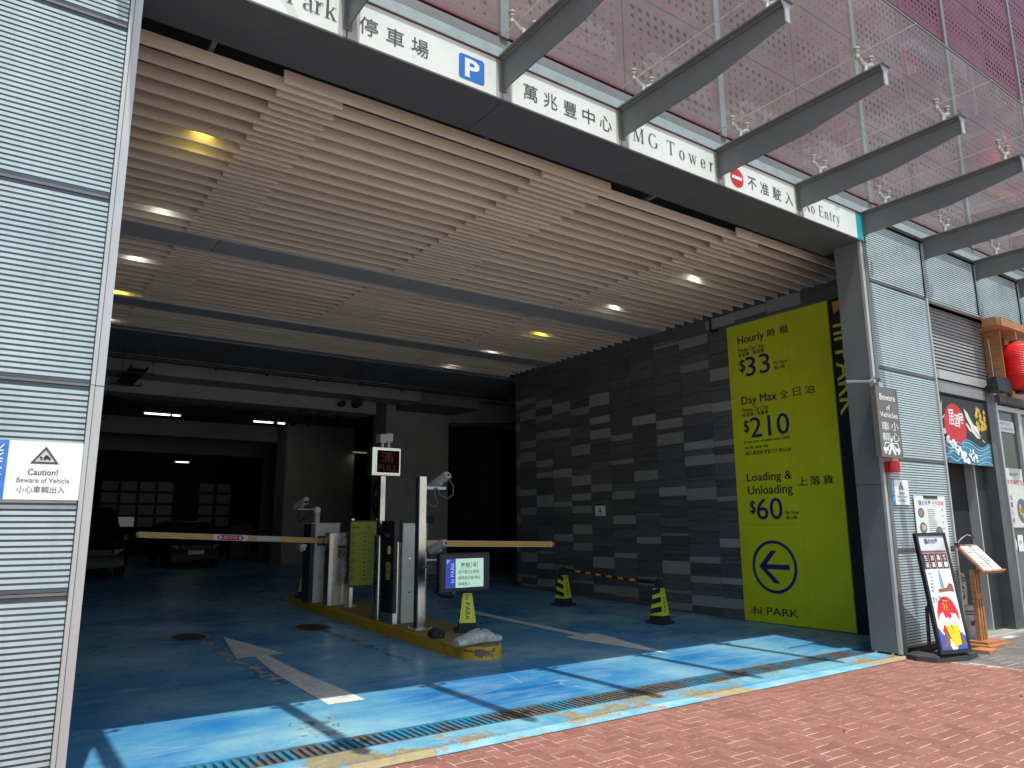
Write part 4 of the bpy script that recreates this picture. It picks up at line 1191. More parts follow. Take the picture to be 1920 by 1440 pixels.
# ================================================================== kerb island
ki = thing('kerb_island', 'yellow painted raised kerb island with rounded nose and scraped corner', 'kerb', (5.45,11,0))
out = [(5.0,8.42),(5.0,14.7)]
L_, Rr = 5.0, 5.95
pts = [(5.0,14.75),(5.0,8.45)]
for k in range(9):
    a = R(180+ k*90/8); pts.append((5.28+.28*math.cos(a), 8.32+.34*math.sin(a)))
for k in range(1,9):
    a = R(270+ k*70/8); pts.append((5.28+.30*math.cos(a), 8.32+.34*math.sin(a)))
pts += [(5.72,9.2),(5.95,10.3),(5.95,14.75)]
def isl(dz, ins=0):
    cx, cy = 5.45, 11.0
    r = []
    for x, y in pts:
        x2 = x + (ins if x < 5.3 else -ins); y2 = y + (ins if y < 8.5 else 0)
        r.append((x2-5.45, y2-11, fl(y)+dz))
    return r
MB().loft([isl(-.1), isl(.138), isl(.15, .012)]).build('kerb_body', YEL, ki)
ktop = MB().poly([(p[0], p[1], p[2]+.152) for p in isl(0, .02)])
ktop.build('dusty_top', mat('dusty_yellow_top', (.30,.215,.08), .8, 0, .15, 5, bump=.2, bscale=20, dirt=((.20,.17,.12), .5, .75, 4)), ki)
SCR = mat('scraped_concrete', (.14,.125,.10), .9, 0, .5, 22, bump=.8, bscale=30)
b = MB()
ph = R(238)
for k in range(9):
    a = R(200+k*9); h0 = .145-.012*abs(k-4)-random.uniform(0,.02); h1 = .02+abs(k-4)*.022+random.uniform(0,.02)
    a2 = a+R(9.2)
    P = lambda an, z: (5.28-5.45+.283*math.cos(an), 8.32-11+.343*math.sin(an), z)
    b.quad(P(a,h1), P(a2,h1+random.uniform(-.02,.02)), P(a2,h0), P(a,h0))
so_ = b.build('scrape_patch', SCR, ki)

# ------------------------------------------------------------------ barrier gates
BOOMW = mat('boom_white', (.62,.61,.58), .45, 0, .05, 5, dirt=((.40,.38,.33), .6, .85, 8))
BOOMY = mat('boom_yellow', (.82,.40,.008), .4, 0, .05, 5)
def barrier(label, x0, x1, y0, y1, zt, piv, tip, stop):
    z0 = fl(y0)+.15
    t = thing('barrier_gate', label, 'barrier', (x0, y0, z0))
    m = Matrix.Translation((-x0,-y0,-z0))
    MB().bbox(x0,x1,y0,y1,z0,zt,.012).xf(m).build('cabinet', WHITEBOX, t)
    MB().box(x0-.075,x0-.002,y0+.03,y1-.02,z0,zt-.002).xf(m).build('side_cover', BLUEG, t)
    MB().box(x0-.078,x1+.006,y0-.006,y1+.006,zt-.0,zt+.012).xf(m).build('lid', WHITEBOX, t)
    MB().tube([(x0+.12,y0-.001,z0+.45),(x0+.12,y0-.006,z0+.45)], .014, 10).xf(m).build('lock', BLACK, t)
    MB().tube([(x0+.12,y0-.001,z0+.95),(x0+.12,y0-.004,z0+.95)], .011, 10).xf(m).build('lock', CHR, t)
    # boom: flat aluminium profile with yellow band
    A, B_ = Vector(piv), Vector(tip); d = (B_-A); n_ = Vector((-d.z, 0, d.x)).normalized()
    if n_.z < 0: n_ = -n_
    hw = .047
    def band(f0, f1, s0_, s1_, yy0, yy1):
        P0, P1 = A+d*f0, A+d*f1
        mb = MB()
        q = [(P0+n_*s0_),(P1+n_*s0_),(P1+n_*s1_),(P0+n_*s1_)]
        return mb.prism([(p.x, p.z) for p in q], 'y', A.y+yy0, A.y+yy1)
    bo = band(0,1,-hw,hw,-.022,.022).xf(m).build('boom_arm', BOOMW, t)
    if stop:
        bands = [(0,.27),(.40,.985)] if stop == 1 else [(0,.985)]
    for f0, f1 in bands:
        for s_ in (-.034,.003):
            band(f0,f1,s_,s_+.031,-.0255,-.0225).xf(m).build('yellow_band', BOOMY, bo)
    e = MB().tube([tuple(B_-d.normalized()*.01),tuple(B_+d.normalized()*.035)],[.05,.038],12).xf(m).build('end_cap', ORANGE, bo)
    MB().bbox(A.x-.14 if d.x < 0 else A.x-.1, A.x+.1 if d.x < 0 else A.x+.14, A.y+.03, A.y+.14, A.z-.09, A.z+.09, .01).xf(m).build('hinge_block', BLUEG, t)
    return t, m, bo, A, d, n_
t, m, bo, A, d, n_ = barrier('left barrier gate, arm lowered across the entry lane with red STOP plate', 5.02, 5.50, 13.52, 13.95, 1.69, (5.20,13.45,1.375), (2.03,13.45,1.52), 1)
c_ = A+d*.545
ang = math.atan2(-d.z, -d.x)
dx_ = (-d).normalized()
def pl(mb, pts, y, lift=0):
    mb.poly([tuple(c_ + dx_*u + n_*v + Vector((0, y, 0))) for u, v in pts])
b = MB(); pl(b, [(-.27,-.05),(.27,-.05),(.29,-.03),(.29,.03),(.27,.05),(-.27,.05),(-.29,.03),(-.29,-.03)], -.030); b.xf(m).build('stop_plate', WHITEP, bo)
b = MB(); pl(b, [(x, y) for x, y in ell(-.17,0,.05,.042,10,90,270)+ell(.17,0,.05,.042,10,-90,90)], -.032); b.xf(m).build('red_field', RED, bo)
b = MB()
for u in (-.165,.165):
    pl(b, ell(u,0,.026,.026,14), -.034)
b.xf(m).build('white_disc', WHITEP, bo)['kind'] = 'stuff'
b = MB(); text(b, '停•STOP', tuple(c_-dx_*.115-n_*.022+Vector((0,-.034,0))), dx_, n_, .235, .045, 0, bold=.02); b.xf(m).build('lettering', WHITEP, bo)
b = MB()
for u in (-.165,.165): pl(b, [(u-.018,-.005),(u+.018,-.005),(u+.018,.005),(u-.018,.005)], -.036)
b.xf(m).build('red_bar', RED, bo)['kind'] = 'stuff'
t, m, bo, A, d, n_ = barrier('right barrier gate, arm lowered across the exit lane towards the tiled wall', 5.24, 5.66, 10.38, 10.78, 1.66, (5.60,10.60,1.36), (8.30,10.60,1.30), 2)

# ------------------------------------------------------------------ bollards, machine, posts
def bollard(label, cx, cy, r, zt, sticker):
    z0 = fl(cy)+.15
    t = thing('steel_bollard', label, 'bollard', (cx, cy, z0))
    MB().lathe((0,0,0), [(r+.01,0),(r+.01,.012),(r,.014),(r,zt-z0-.03),(r-.012,zt-z0-.004),(0.02,zt-z0)], 28).build('bollard_body', STEEL, t, True)
    return t
POST = STEEL
bl = thing('steel_cabinet_bollard', 'low rounded stainless housing with a small pictogram, beside the left barrier cabinet', 'bollard', (5.07,13.05,.25))
MB().loft([[(x,y,0) for x,y in [(0,0),(.02,-.07),(.08,-.10),(.36,-.14),(.37,-.12),(.37,.16),(.04,.16),(0,.10)]],[(x,y,1.26) for x,y in [(0,0),(.02,-.07),(.08,-.10),(.36,-.14),(.37,-.12),(.37,.16),(.04,.16),(0,.10)]]]).build('housing', STEEL, bl)
MB().loft([[(x,y,1.262) for x,y in [(-.005,0),(.015,-.075),(.08,-.108),(.365,-.148),(.377,-.12),(.377,.167),(.04,.167),(-.005,.10)]],[(x,y,1.275) for x,y in [(-.005,0),(.015,-.075),(.08,-.108),(.365,-.148),(.377,-.12),(.377,.167),(.04,.167),(-.005,.10)]]]).build('cap', FRAMEM, bl)
STK = mat('bronze_sticker', (.30,.23,.14), .5)
nd = Vector((-.04,-.28,0)).normalized()
o_ = Vector((.155,-.1107,.82)); xd_ = Vector((.28,-.04,0)).normalized()
b = MB(); flat(b, o_, xd_, UP, [(0,0),(.165,0),(.165,.23),(0,.23)], .002); b.build('sticker', STK, bl)
b = MB(); flat(b, o_, xd_, UP, [(.01,.185),(.155,.185),(.155,.22),(.01,.22)], .004); flat(b, o_, xd_, UP, [(.03,.02),(.05,.02),(.05,.14),(.03,.14)], .004); flat(b, o_, xd_, UP, [(.05,.12),(.09,.12),(.09,.14),(.05,.14)], .004); flat(b, o_, xd_, UP, [(.09,.04),(.13,.12),(.145,.11),(.11,.03)], .004)
b.build('pictogram', INK, bl)['kind'] = 'stuff'
MB().tube([(.27,-.128,1.19),(.27,-.133,1.19)], .011, 10).build('lock', BLACK, bl)
bollard('round stainless bollard left of the ticket machine', 5.14, 11.0, .085, 1.50, False)
b2 = thing('sign_post', 'thin square steel post standing behind the left steel housing', 'post', (5.42,12.75,.25))
MB().box(-.03,.03,-.03,.03,0,.35).build('post_tube', POST, b2)
MB().box(-.10,.10,-.08,.08,0,.012).build('base_plate', FRAMEM, b2)

km = thing('ticket_machine', 'black and stainless ticket machine with lit yellow button and lime sticker', 'machine', (5.10,10.45,.19))
MB().loft([[(x,y,z) for x,y in [(-.03,.30),(-.03,-.03),(-.01,-.08),(.05,-.11),(.09,-.10),(.11,-.06),(.11,.30)]] for z in (0,1.20)]).build('machine_body', STEEL, km)
MB().loft([[(x,y,z) for x,y in [(-.036,.29),(-.036,-.035),(-.014,-.086),(.035,-.109),(.035,.2)]] for z in (.16,1.20)]).build('black_front', BLACK, km)
MB().loft([[(x,y,z) for x,y in [(-.045,.30),(-.045,-.04),(-.02,-.095),(.05,-.12),(.115,-.10),(.118,.30)]] for z in (1.205,1.52)]).build('black_head', BLACK, km)
fx = Vector((0,-1,0))
fo = Vector((-.036,.22,0))
b = MB(); flat(b, fo+Vector((0,0,1.02)), fx, UP, [(.14,0),(.24,0),(.24,.12),(.14,.12)], .004); b.build('button_panel', mat('amber_panel', (.55,.33,.04), .4, emit=(.8,.45,.05), estr=.06), km)
b = MB(); flat(b, fo+Vector((0,0,.64)), fx, UP, [(.10,0),(.24,0),(.24,.26),(.10,.26)], .004); b.build('lime_sticker', LIME, km)
b = MB()
for zz in (.85,.83,.81,.77,.75,.73,.66): flat(b, fo+Vector((0,0,zz)), fx, UP, [(.12,0),(.21,0),(.21,.008),(.12,.008)], .006)
b.build('fine_print', INK, km)['kind'] = 'stuff'
b = MB(); flat(b, fo+Vector((0,0,1.27)), fx, UP, [(.06,0),(.22,0),(.22,.16),(.06,.16)], .011); b.build('screen', mat('dim_screen', (.02,.03,.06), .1, spec=.9), km)
b = MB(); flat(b, fo+Vector((0,0,.93)), fx, UP, [(.05,0),(.12,0),(.12,.05),(.05,.05)], .006); b.build('ticket_slot', CHR, km)

ps = thing('fee_sign', 'free-standing lime yellow fee list board on two steel posts', 'sign', (5.55,12.62,.24))
for x in (-.21,.27):
    MB().box(x,x+.045,-.02,.02,0,1.53).build('post', POST, ps)
    MB().box(x-.06,x+.10,-.07,.07,0,.012).build('base_plate', FRAMEM, ps)
MB().box(-.25,.29,-.045,-.022,.34,1.50).build('board_frame', BLACK, ps)
FEE = mat('fee_board_lime', (.33,.36,.02), .5, 0, .05, 3)
MB().box(-.235,.255,-.050,-.046,.37,1.475).build('board_face', FEE, ps)
MB().box(-.02+.10,.255,-.0525,-.0505,.37,1.475).build('lined_column', mat('fee_board_dark', (.26,.285,.02), .5), ps)
b = MB(); text(b, 'PARKING', (-.22,-.050,1.36), XR, UP, .13, .03, .003, .02); text(b, '收費', (.03,-.050,1.355), XR, UP, .08, .04, .003)
b.build('lettering', INK, ps)['kind'] = 'stuff'
b = MB()
rp = random.Random(9)
for k in range(24):
    z = 1.27-k*.037
    if k % 4 == 3: continue
    flat(b, (-.22,-.050,z), XR, UP, [(0,0),(rp.uniform(.04,.09),0),(rp.uniform(.04,.09),.012),(0,.012)], .003)
    if k % 2 == 0: flat(b, (.02,-.050,z), XR, UP, [(0,0),(.04,0),(.04,.02),(0,.02)], .003)
    flat(b, (.10,-.0525,z), XR, UP, [(0,0),(.12,0),(.12,.005),(0,.005)], .002)
b.build('fine_print', INK, ps)['kind'] = 'stuff'

# LED sign on pole
lp = thing('led_sign', 'stainless boxed LED sign showing full, on a tall steel pole', 'sign', (5.14,10.95,.2))
m_ = Matrix.Translation((-5.14,-10.95,-.2))
MB().box(5.10,5.185,10.93,11.0,.2,2.42).xf(m_).build('pole', POST, lp)
MB().box(5.09,5.102,10.925,11.005,.2,2.42).xf(m_).build('pole_edge', DARK, lp)
b = MB()
oy = 10.90
prof = [(4.90,oy+.16),(4.90,oy+.05),(4.93,oy),(4.99,oy-.01),(5.42,oy-.01),(5.45,oy+.02),(5.45,oy+.16)]
b.loft([[(x,y,z) for x,y in prof] for z in (2.43,2.875)])
b.xf(m_).build('sign_case', STEEL, lp)
MB().box(4.985,5.415,oy-.018,oy-.0105,2.455,2.850).xf(m_).build('case_rim', CHR, lp)
MB().box(5.005,5.395,oy-.023,oy-.0185,2.475,2.832).xf(m_).build('led_panel', mat('led_panel_dark', (.030,.004,.005), .8, 0, .2, 60, spec=.05), lp)
b = MB(); text(b, '滿', (5.08,oy-.023,2.635), XR, UP, .20, .17, .002); text(b, 'FULL', (5.03,oy-.023,2.50), XR, UP, .33, .10, .002)
b.xf(m_).build('led_lettering', LEDM, lp)['kind'] = 'stuff'
for dx_, dz_ in ((5.11,2.9),(5.22,2.92)):
    c0 = MB().bbox(dx_-.05,dx_+.07,oy+.0,oy+.18,dz_+.06,dz_+.20,.012).xf(m_).build('rear_camera', CAMW, lp)
    MB().box(dx_-.01,dx_+.03,oy+.03,oy+.08,2.876,dz_+.06).xf(m_).build('camera_foot', CAMW, c0)

# camera housing template: long box with hooded top, sloping
def cam_housing(t, loc, rot, name='security_camera', back=True, L=.36):
    e = bpy.data.objects.new(name, None); 
    b = MB(); w2, h = .062, .10
    sec = [(-w2*.8,0),(w2*.8,0),(w2,.02),(w2,.065),(w2*.55,h),(-w2*.55,h),(-w2,.065),(-w2,.02)]
    b.loft([[(x,-L/2,z) for x,z in sec],[(x,L/2,z) for x,z in sec]])
    mt = Matrix.Translation(loc) @ Matrix.Rotation(rot[2],4,'Z') @ Matrix.Rotation(rot[0],4,'X')
    o = b.xf(mt).build(name, CAMW, t)
    s2 = [(x*1.12,z*1.06+.004) for x,z in sec[2:7]]
    MB().loft([[(x,-L/2+.02,z) for x,z in s2],[(x,L/2+.05,z) for x,z in s2]]).xf(mt).build('sun_hood', CAMW, o)
    MB().tube([(0,-L/2-.004,.045),(0,-L/2-.012,.045)], .018, 8).xf(mt).build('rear_gland', BLACK, o)
    MB().box(-.04,.04,L/2,L/2+.006,.015,.07).xf(mt).build('lens_window', mat('lens_black', (.01,.01,.012), .05, spec=.9), o)
    MB().box(-.02,.02,-.03,.05,-.03,.0).xf(mt).build('mount_foot', CAMW, o)
    return o
cpole = thing('camera_pole', 'square stainless pole carrying two cameras at the nose of the island', 'pole', (5.21,9.76,.175))
m_ = Matrix.Translation((-5.21,-9.76,-.175))
MB().box(5.165,5.275,9.72,9.82,.19,2.345).xf(m_).build('pole_tube', POST, cpole)
MB().box(5.148,5.1645,9.722,9.818,.19,2.345).xf(m_).build('dark_side', BLUEG, cpole)
MB().box(5.09,5.36,9.63,9.91,.175,.19).xf(m_).build('base_plate', FRAMEM, cpole)
for x, y in ((5.11,9.65),(5.34,9.65),(5.11,9.89),(5.34,9.89)): MB().tube([(x,y,.19),(x,y,.215)], .012, 6).xf(m_).build('bolt', CAST, cpole)
br = MB().bbox(5.28,5.62,9.74,9.79,2.165,2.205,.006).xf(m_).build('bracket_arm', WHITEP, cpole)
MB().box(5.276,5.286,9.73,9.80,2.13,2.26).xf(m_).build('bracket_plate', WHITEP, br)
cam_housing(cpole, (5.56-5.21,9.83-9.76,2.25-.175), (R(-24),0,R(16)), L=.42)
MB().tube([(5.62,9.70,2.33),(5.70,9.66,2.22),(5.69,9.66,2.08),(5.60,9.68,2.03),(5.50,9.70,2.08),(5.44,9.72,2.19)], .011, 8).xf(m_).build('cable', mat('grey_cable', (.10,.10,.105), .5), cpole, True)
MB().tube([(5.42,9.72,2.18),(5.40,9.71,2.08),(5.46,9.70,1.98),(5.42,9.70,1.90),(5.33,9.72,1.93),(5.285,9.74,2.0)], .011, 8).xf(m_).build('cable', MATS['grey_cable'], cpole, True)
MB().tube([(5.28,9.70,1.14),(5.42,9.62,1.14),(5.50,9.58,1.17)], .014, 8).xf(m_).build('bracket_arm', WHITEP, cpole, True)
cam_housing(cpole, (5.45-5.21,9.62-9.76,1.28-.175), (R(-22),0,R(18)), L=.30)
MB().tube([(5.28,9.70,.86),(5.33,9.64,.84),(5.36,9.60,.70),(5.42,9.50,.64),(5.50,9.30,.64)], .018, 8).xf(m_).build('black_hose', BLACK, cpole, True)
# cameras on the left cabinet
lc = thing('camera_mast', 'short white mast with two cameras on the left barrier cabinet', 'camera', (5.10,13.7,1.70))
MB().bbox(-.045,.045,-.04,.04,0,.24,.008).build('mast', CAMW, lc)
MB().lathe((0,0,.19), [(.02,-.02),(.06,.0),(.07,.05),(.05,.10),(.01,.12)], 16).build('ball_joint', WHITEP, lc, True)
MB().box(-.38,-.04,-.02,.02,.245,.265).build('bracket_arm', CAMW, lc)
cam_housing(lc, (-.32,-.02,.30), (R(20),0,R(196)), L=.30)
MB().tube([(-.32,.0,.28),(-.38,.02,.12),(-.32,.04,.02),(-.20,.03,.12),(-.12,0,.22)], .012, 8).build('cable', BLACK, lc, True)
lc2 = thing('security_camera', 'small grey camera low on the left barrier cabinet, under the arm', 'camera', (4.88,13.6,1.18))
cam_housing(lc2, (-.10,0,.03), (0,0,R(180)), L=.22, name='camera_body')
MB().tube([(-.1,.02,.03),(.0,.03,-.08),(.08,.04,-.10)], .014, 8).build('cable', BLACK, lc2, True)

# monitor
mo = thing('notice_screen', 'black framed screen with green Chinese notice facing arriving drivers', 'screen', (5.45,9.05,.90))
y_ = 9.05; k_ = y_/8.6
def mx(x): return x*k_
m_ = Matrix.Translation((-5.45,-9.05,-.90))
X0, X1, Z0, Z1 = 5.13, 5.96, .735, 1.255
MB().bbox(X0,X1,y_,y_+.09,Z0,Z1,.012).xf(m_).build('screen_case', BLACK, mo)
MB().box(X0+.03,X1-.03,y_-.006,y_-.0005,Z0+.03,Z1-.03).xf(m_).build('bezel', mat('bezel_blue_black', (.022,.025,.035), .4), mo)
sx0, sx1, sz0, sz1 = 5.225, 5.84, .785, 1.175
MB().box(sx0+.16,sx1,y_-.010,y_-.0065,sz0,sz1).xf(m_).build('screen_field', mat('screen_green', (.50,.68,.55), .3, emit=(.55,.85,.62), estr=.30), mo)
MB().box(sx0,sx0+.158,y_-.010,y_-.0065,sz0,sz1).xf(m_).build('blue_band', mat('screen_blue', (.04,.06,.42), .3, emit=(.05,.08,.6), estr=.18), mo)
b = MB(); b.poly([(sx0+.015,y_-.012,sz1-.012),(sx0+.015,y_-.012,sz1-.075),(sx0+.075,y_-.012,sz1-.012)]); b.xf(m_).build('white_triangle', WHITEP, mo)
b = MB(); text(b, 'hi PARK', (sx0+.135,y_-.010,sz0+.07), UP, XL, .27, .055, .002); b.xf(m_).build('blue_lettering', mat('pale_blue_print', (.55,.62,.85), .4, emit=(.55,.65,.9), estr=.25), mo)['kind'] = 'stuff'
b = MB()
text(b, '時租', (sx0+.245,y_-.010,sz1-.115), XR, UP, .145, .062, .002, .01); text(b, '[', (sx0+.405,y_-.010,sz1-.125), XR, UP, .015, .08, .002); text(b, ']', (sx0+.505,y_-.010,sz1-.125), XR, UP, .015, .08, .002)
flat(b, (sx0+.24,y_-.010,sz1-.130), XR, UP, [(0,0),(.15,0),(.15,.004),(0,.004)], .002)
text(b, '請不要在此等候...', (sx0+.20,y_-.010,sz1-.205), XR, UP, .37, .048, .002); text(b, '讓路給月租/車主', (sx0+.20,y_-.010,sz1-.285), XR, UP, .37, .048, .002); text(b, '車輛進入', (sx0+.20,y_-.010,sz1-.365), XR, UP, .20, .048, .002)
b.xf(m_).build('lettering', INK, mo)['kind'] = 'stuff'
b = MB(); text(b, '滿', (sx0+.43,y_-.010,sz1-.115), XR, UP, .065, .062, .002, .01); b.xf(m_).build('red_lettering', RED, mo)['kind'] = 'stuff'
MB().box(5.40,5.44,y_+.09,y_+.15,.70,1.15).xf(m_).build('rear_bracket', GREY, mo)
MB().tube([(5.42,y_+.13,1.0),(5.28,9.74,1.05)], .02, 8).xf(m_).build('support_arm', GREY, mo)

# ------------------------------------------------------------------ cones
def cone(label, x, y, z, rz, flip=False, block=True, h=.80, txt=True):
    t = thing('square_cone', label, 'cone', (x,y,z), rz, 'yellow and black square cones')
    s_ = h/.80
    def sq(w, zz): w /= 2; return [(-w,-w,zz*s_),(w,-w,zz*s_),(w,w,zz*s_),(-w,w,zz*s_)]
    W_ = lambda zz: .255-.165*(zz-.05)/.70
    MB().loft([sq(.36,0),sq(.36,.03),sq(.33,.045)]).build('base', RUBBER, t)
    MB().loft([sq(.255,.045),sq(W_(.14),.14)]).build('lower_skirt', RUBBER, t)
    MB().loft([sq(W_(.14),.141),sq(W_(.58),.58)]).build('yellow_sleeve', CONEY, t)
    MB().loft([sq(W_(.58)-.004,.581),sq(W_(.70),.70),sq(.05,.735)]).build('black_top', RUBBER, t)
    MB().tube([(-.02,0,.73*s_),(-.02,0,.78*s_),(.02,0,.78*s_),(.02,0,.73*s_)], .008, 6).build('handle_loop', RUBBER, t)
    # face A (-y): lettering reading down; face B (-x): slanted black bars
    lean = .165/2/.70
    def face(n_):
        # point on face at height zz, across u
        def P(u, zz, l=.002):
            w = W_(zz)/2
            if n_ == 0: return (u, -(w+l), zz*s_)
            if n_ == 1: return (-(w+l), -u, zz*s_)
        return P
    if txt:
        P = face(0)
        vs, fs = glyph_mesh('hi PARK', .004)
        x0_ = min(v[0] for v in vs); x1_ = max(v[0] for v in vs); y0_ = min(v[1] for v in vs); y1_ = max(v[1] for v in vs)
        b = MB()
        for v in vs:
            u_ = (v[0]-x0_)/(x1_-x0_); vv = (v[1]-y0_)/(y1_-y0_)
            zz = .555-u_*.385
            b.v.append(P(-.034+.068*vv, zz))
        b.f = [tuple(f) for f in fs]
        b.build('lettering', INK, t)['kind'] = 'stuff'
        b = MB()
        for s1_ in (-1,1):
            b.quad(P(s1_*.75*W_(.16)/2,.16), P(s1_*.75*W_(.16)/2+.003,.16), P(s1_*.75*W_(.57)/2+.003,.57), P(s1_*.75*W_(.57)/2,.57))
        b.build('face_outline', INK, t)['kind'] = 'stuff'
    P = face(1)
    for zz in (.16,.31,.46):
        b = MB()
        w0, w1 = W_(zz+.04)/2-.001, W_(zz+.04)/2-.001
        up_ = .055 if not flip else -.055
        L0, L1 = (zz, zz+up_)
        if flip: L0, L1 = zz+.055, zz
        b.quad(P(-w0,L0), P(w1,L1), P(w1-.004,L1+.085), P(-w0+.004,L0+.085))
        b.build('black_bar', RUBBER, t)
    return t
cone('square cone at the far end of the striped bar beside the tiled wall', 9.55, 11.85, fl(11.85), R(12), True)
cone('square cone nearest the price board, at the near end of the striped bar', 9.40, 9.10, 0, R(12))
cone('square cone standing on the island nose right under the screen', 5.70, 9.25, fl(9.25)+.153, R(-27), h=.72)
cone('small square cone at the far end of the island, behind the left cabinet', 5.20, 14.45, fl(14.45)+.152, R(-20), h=.66, txt=False)

rb = thing('striped_bar', 'black and orange striped bar joining two cones by the tiled wall', 'bar', (9.48,10.5,.66))
A, B_ = Vector((9.56,11.75,.735+.03)), Vector((9.41,9.2,.66)); N = 16
for k in range(N):
    f0, f1 = k/N, (k+1)/N
    sag = lambda f: Vector((0,0,-.012*math.sin(math.pi*f)))
    p0, p1 = A+(B_-A)*f0+sag(f0), A+(B_-A)*f1+sag(f1)
    MB().tube([tuple(p0),tuple(p1)], .023, 10).xf(Matrix.Translation((-9.48,-10.5,-.66))).build('orange_band' if k % 2 == 0 and 0 < k < 14 else 'black_band', mat('band_orange', (.85,.42,.03), .4) if k % 2 == 0 and 0 < k < 14 else BLACK, rb)

# ------------------------------------------------------------------ sandbags
def sandbag(label, x, y, z, L, W_, H_, rz, seed):
    t = thing('sandbag', label, 'sandbag', (x,y,z), rz)
    rr = random.Random(seed); b = MB(); n = 22; rings = []
    for i in range(21):
        u = -1+2*i/20; au = abs(u)
        pr_f = max(.10, (1-au**5))**.8
        hh = H_*pr_f*(1+.09*math.sin(5*u+seed)+.05*math.sin(13*u)); ww = W_*(.72+.28*pr_f)*(1+.05*math.sin(7*u+seed))
        ear = H_*.45*max(0, au-.86)/.14
        off = .012*math.sin(3*u+seed)
        r_ = []
        for k in range(n):
            a = 2*math.pi*k/n
            px, pz = math.cos(a), math.sin(a)
            wob = 1+.04*math.sin(4*a+9*u+seed)+.02*rr.uniform(-1,1)
            zz = hh*(.5+.5*(pz if pz > 0 else -abs(pz)**.5)*wob)
            r_.append((u*L/2, ww/2*px*wob+off, max(0, zz)+ear*(.5+.5*pz if px < .3 else .3)))
        rings.append(r_)
    b.loft(rings)
    b.build('bag_body', BAGM, t, True)
    MB().tube([(-.05,.02,H_*.85),(-.03,.03,H_*1.12),(.03,.03,H_*1.12),(.05,.02,H_*.85)], .007, 8).build('strap', BAGM, t, True)
    return t
sandbag('grey sandbag slumped across the nose of the yellow island', 5.23, 8.26, .152, .68, .24, .15, R(5), 1)
sandbag('smaller grey sandbag behind the long one, at the foot of the cone', 5.56, 8.72, .152, .40, .20, .10, R(14), 4)
wb = thing('rubber_wheel_block', 'dark round-ended rubber block lying on the island left of the sandbags', 'block', (5.06,8.95,.152))
MB().loft([[(x,-.05+.02*(abs(x) > .08),z) for x,z in ell(0,.065,.10,.065,16)],[(x,.10,z) for x,z in ell(0,.065,.10,.065,16)]]).build('block_body', RUBBER, wb, True)
for z in (.04,.09): MB().tube([(.02,-.052,z),(.02,-.058,z)], .010, 8).build('bolt_head', CHR, wb)

# ================================================================== signs by the wall
def beamsign():
    t = thing('warning_sign', 'grey hanging sign reading Beware of Vehicles with white pictogram, on the right post', 'sign', (9.48,4.95,2.9))
    m = Matrix.Translation((-9.48,-4.95,-2.9))
    x0, x1, z0, z1, y = 9.22, 9.75, 2.455, 3.37, 4.95
    SG = mat('sign_brown_grey', (.17,.16,.145), .45, .2, .06, 2)
    MB().box(x0,x1,y,y+.07,z0,z1).xf(m).build('sign_box', SG, t)
    MB().tube([(8.62,5.0,3.36),(8.75,5.0,3.38),(9.2,5.0,3.43),(9.30,5.0,3.50),(9.42,5.0,3.50),(9.46,5.0,3.38)], .022, 8).xf(m).build('bracket_pipe', GREY, t, True)
    MB().box(9.36,9.46,4.97,5.09,3.371,3.44).xf(m).build('clamp', FRAMEM, t)
    b = MB()
    text(b, 'Beware', (9.30,y,3.20), XR, UP, .38, .085, .002, .01); text(b, 'of', (9.44,y,3.075), XR, UP, .09, .07, .002, .01); text(b, 'Vehicles', (9.27,y,2.975), XR, UP, .44, .07, .002, .01)
    b.xf(m).build('lettering', WHITEP, t)['kind'] = 'stuff'
    for ch, xx, zz in (('車',9.28,2.80),('小',9.51,2.81),('輛',9.28,2.66),('心',9.51,2.665)):
        b = MB(); text(b, ch, (xx,y,zz), XR, UP, .19, .115, .002); b.xf(m).build('lettering', WHITEP, t)
    b = MB(); o = (9.24,y,2.49); 
    def f_(pts, l=.002): flat(b, o, XR, UP, pts, l)
    f_(ell(.235,.19,.04,.03,12)); f_([(.20,.155),(.27,.155),(.29,.09),(.34,.0),(.29,.0),(.235,.08),(.18,.0),(.13,.0),(.20,.09)], .0022); f_([(.10,.08),(.21,.15),(.20,.125),(.12,.06)], .0024); f_([(.27,.15),(.34,.09),(.33,.07),(.26,.13)], .0026)
    for s_ in (0, 1):
        g = (lambda x: x) if not s_ else (lambda x: .47-x)
        f_([(g(.03),.045),(g(.03),.09),(g(.16),.09),(g(.15),.045)], .0028+s_*.0002); f_([(g(.05),.09),(g(.07),.15),(g(.09),.15),(g(.07),.09)], .0032+s_*.0002); f_([(g(.07),.145),(g(.19),.145),(g(.19),.16),(g(.07),.16)], .0036+s_*.0002); f_([(g(.05),.01),(g(.10),.01),(g(.10),.043),(g(.05),.043)], .004+s_*.0002)
    b.xf(m).build('pictogram', WHITEP, t)['kind'] = 'stuff'
beamsign()
bz = thing('warning_lamp', 'small red lamp with cream base under the grey warning sign', 'lamp', (9.58,5.0,2.37))
MB().box(-.075,.075,-.03,.115,.045,.10).build('lamp_base', mat('cream_plastic', (.50,.38,.22), .5), bz)
MB().lathe((0,.02,0), [(.02,-.10),(.085,-.098),(.09,-.08),(.09,.04),(.08,.044)], 24).build('red_dome', mat('red_lamp_plastic', (.45,.01,.012), .25), bz, True)

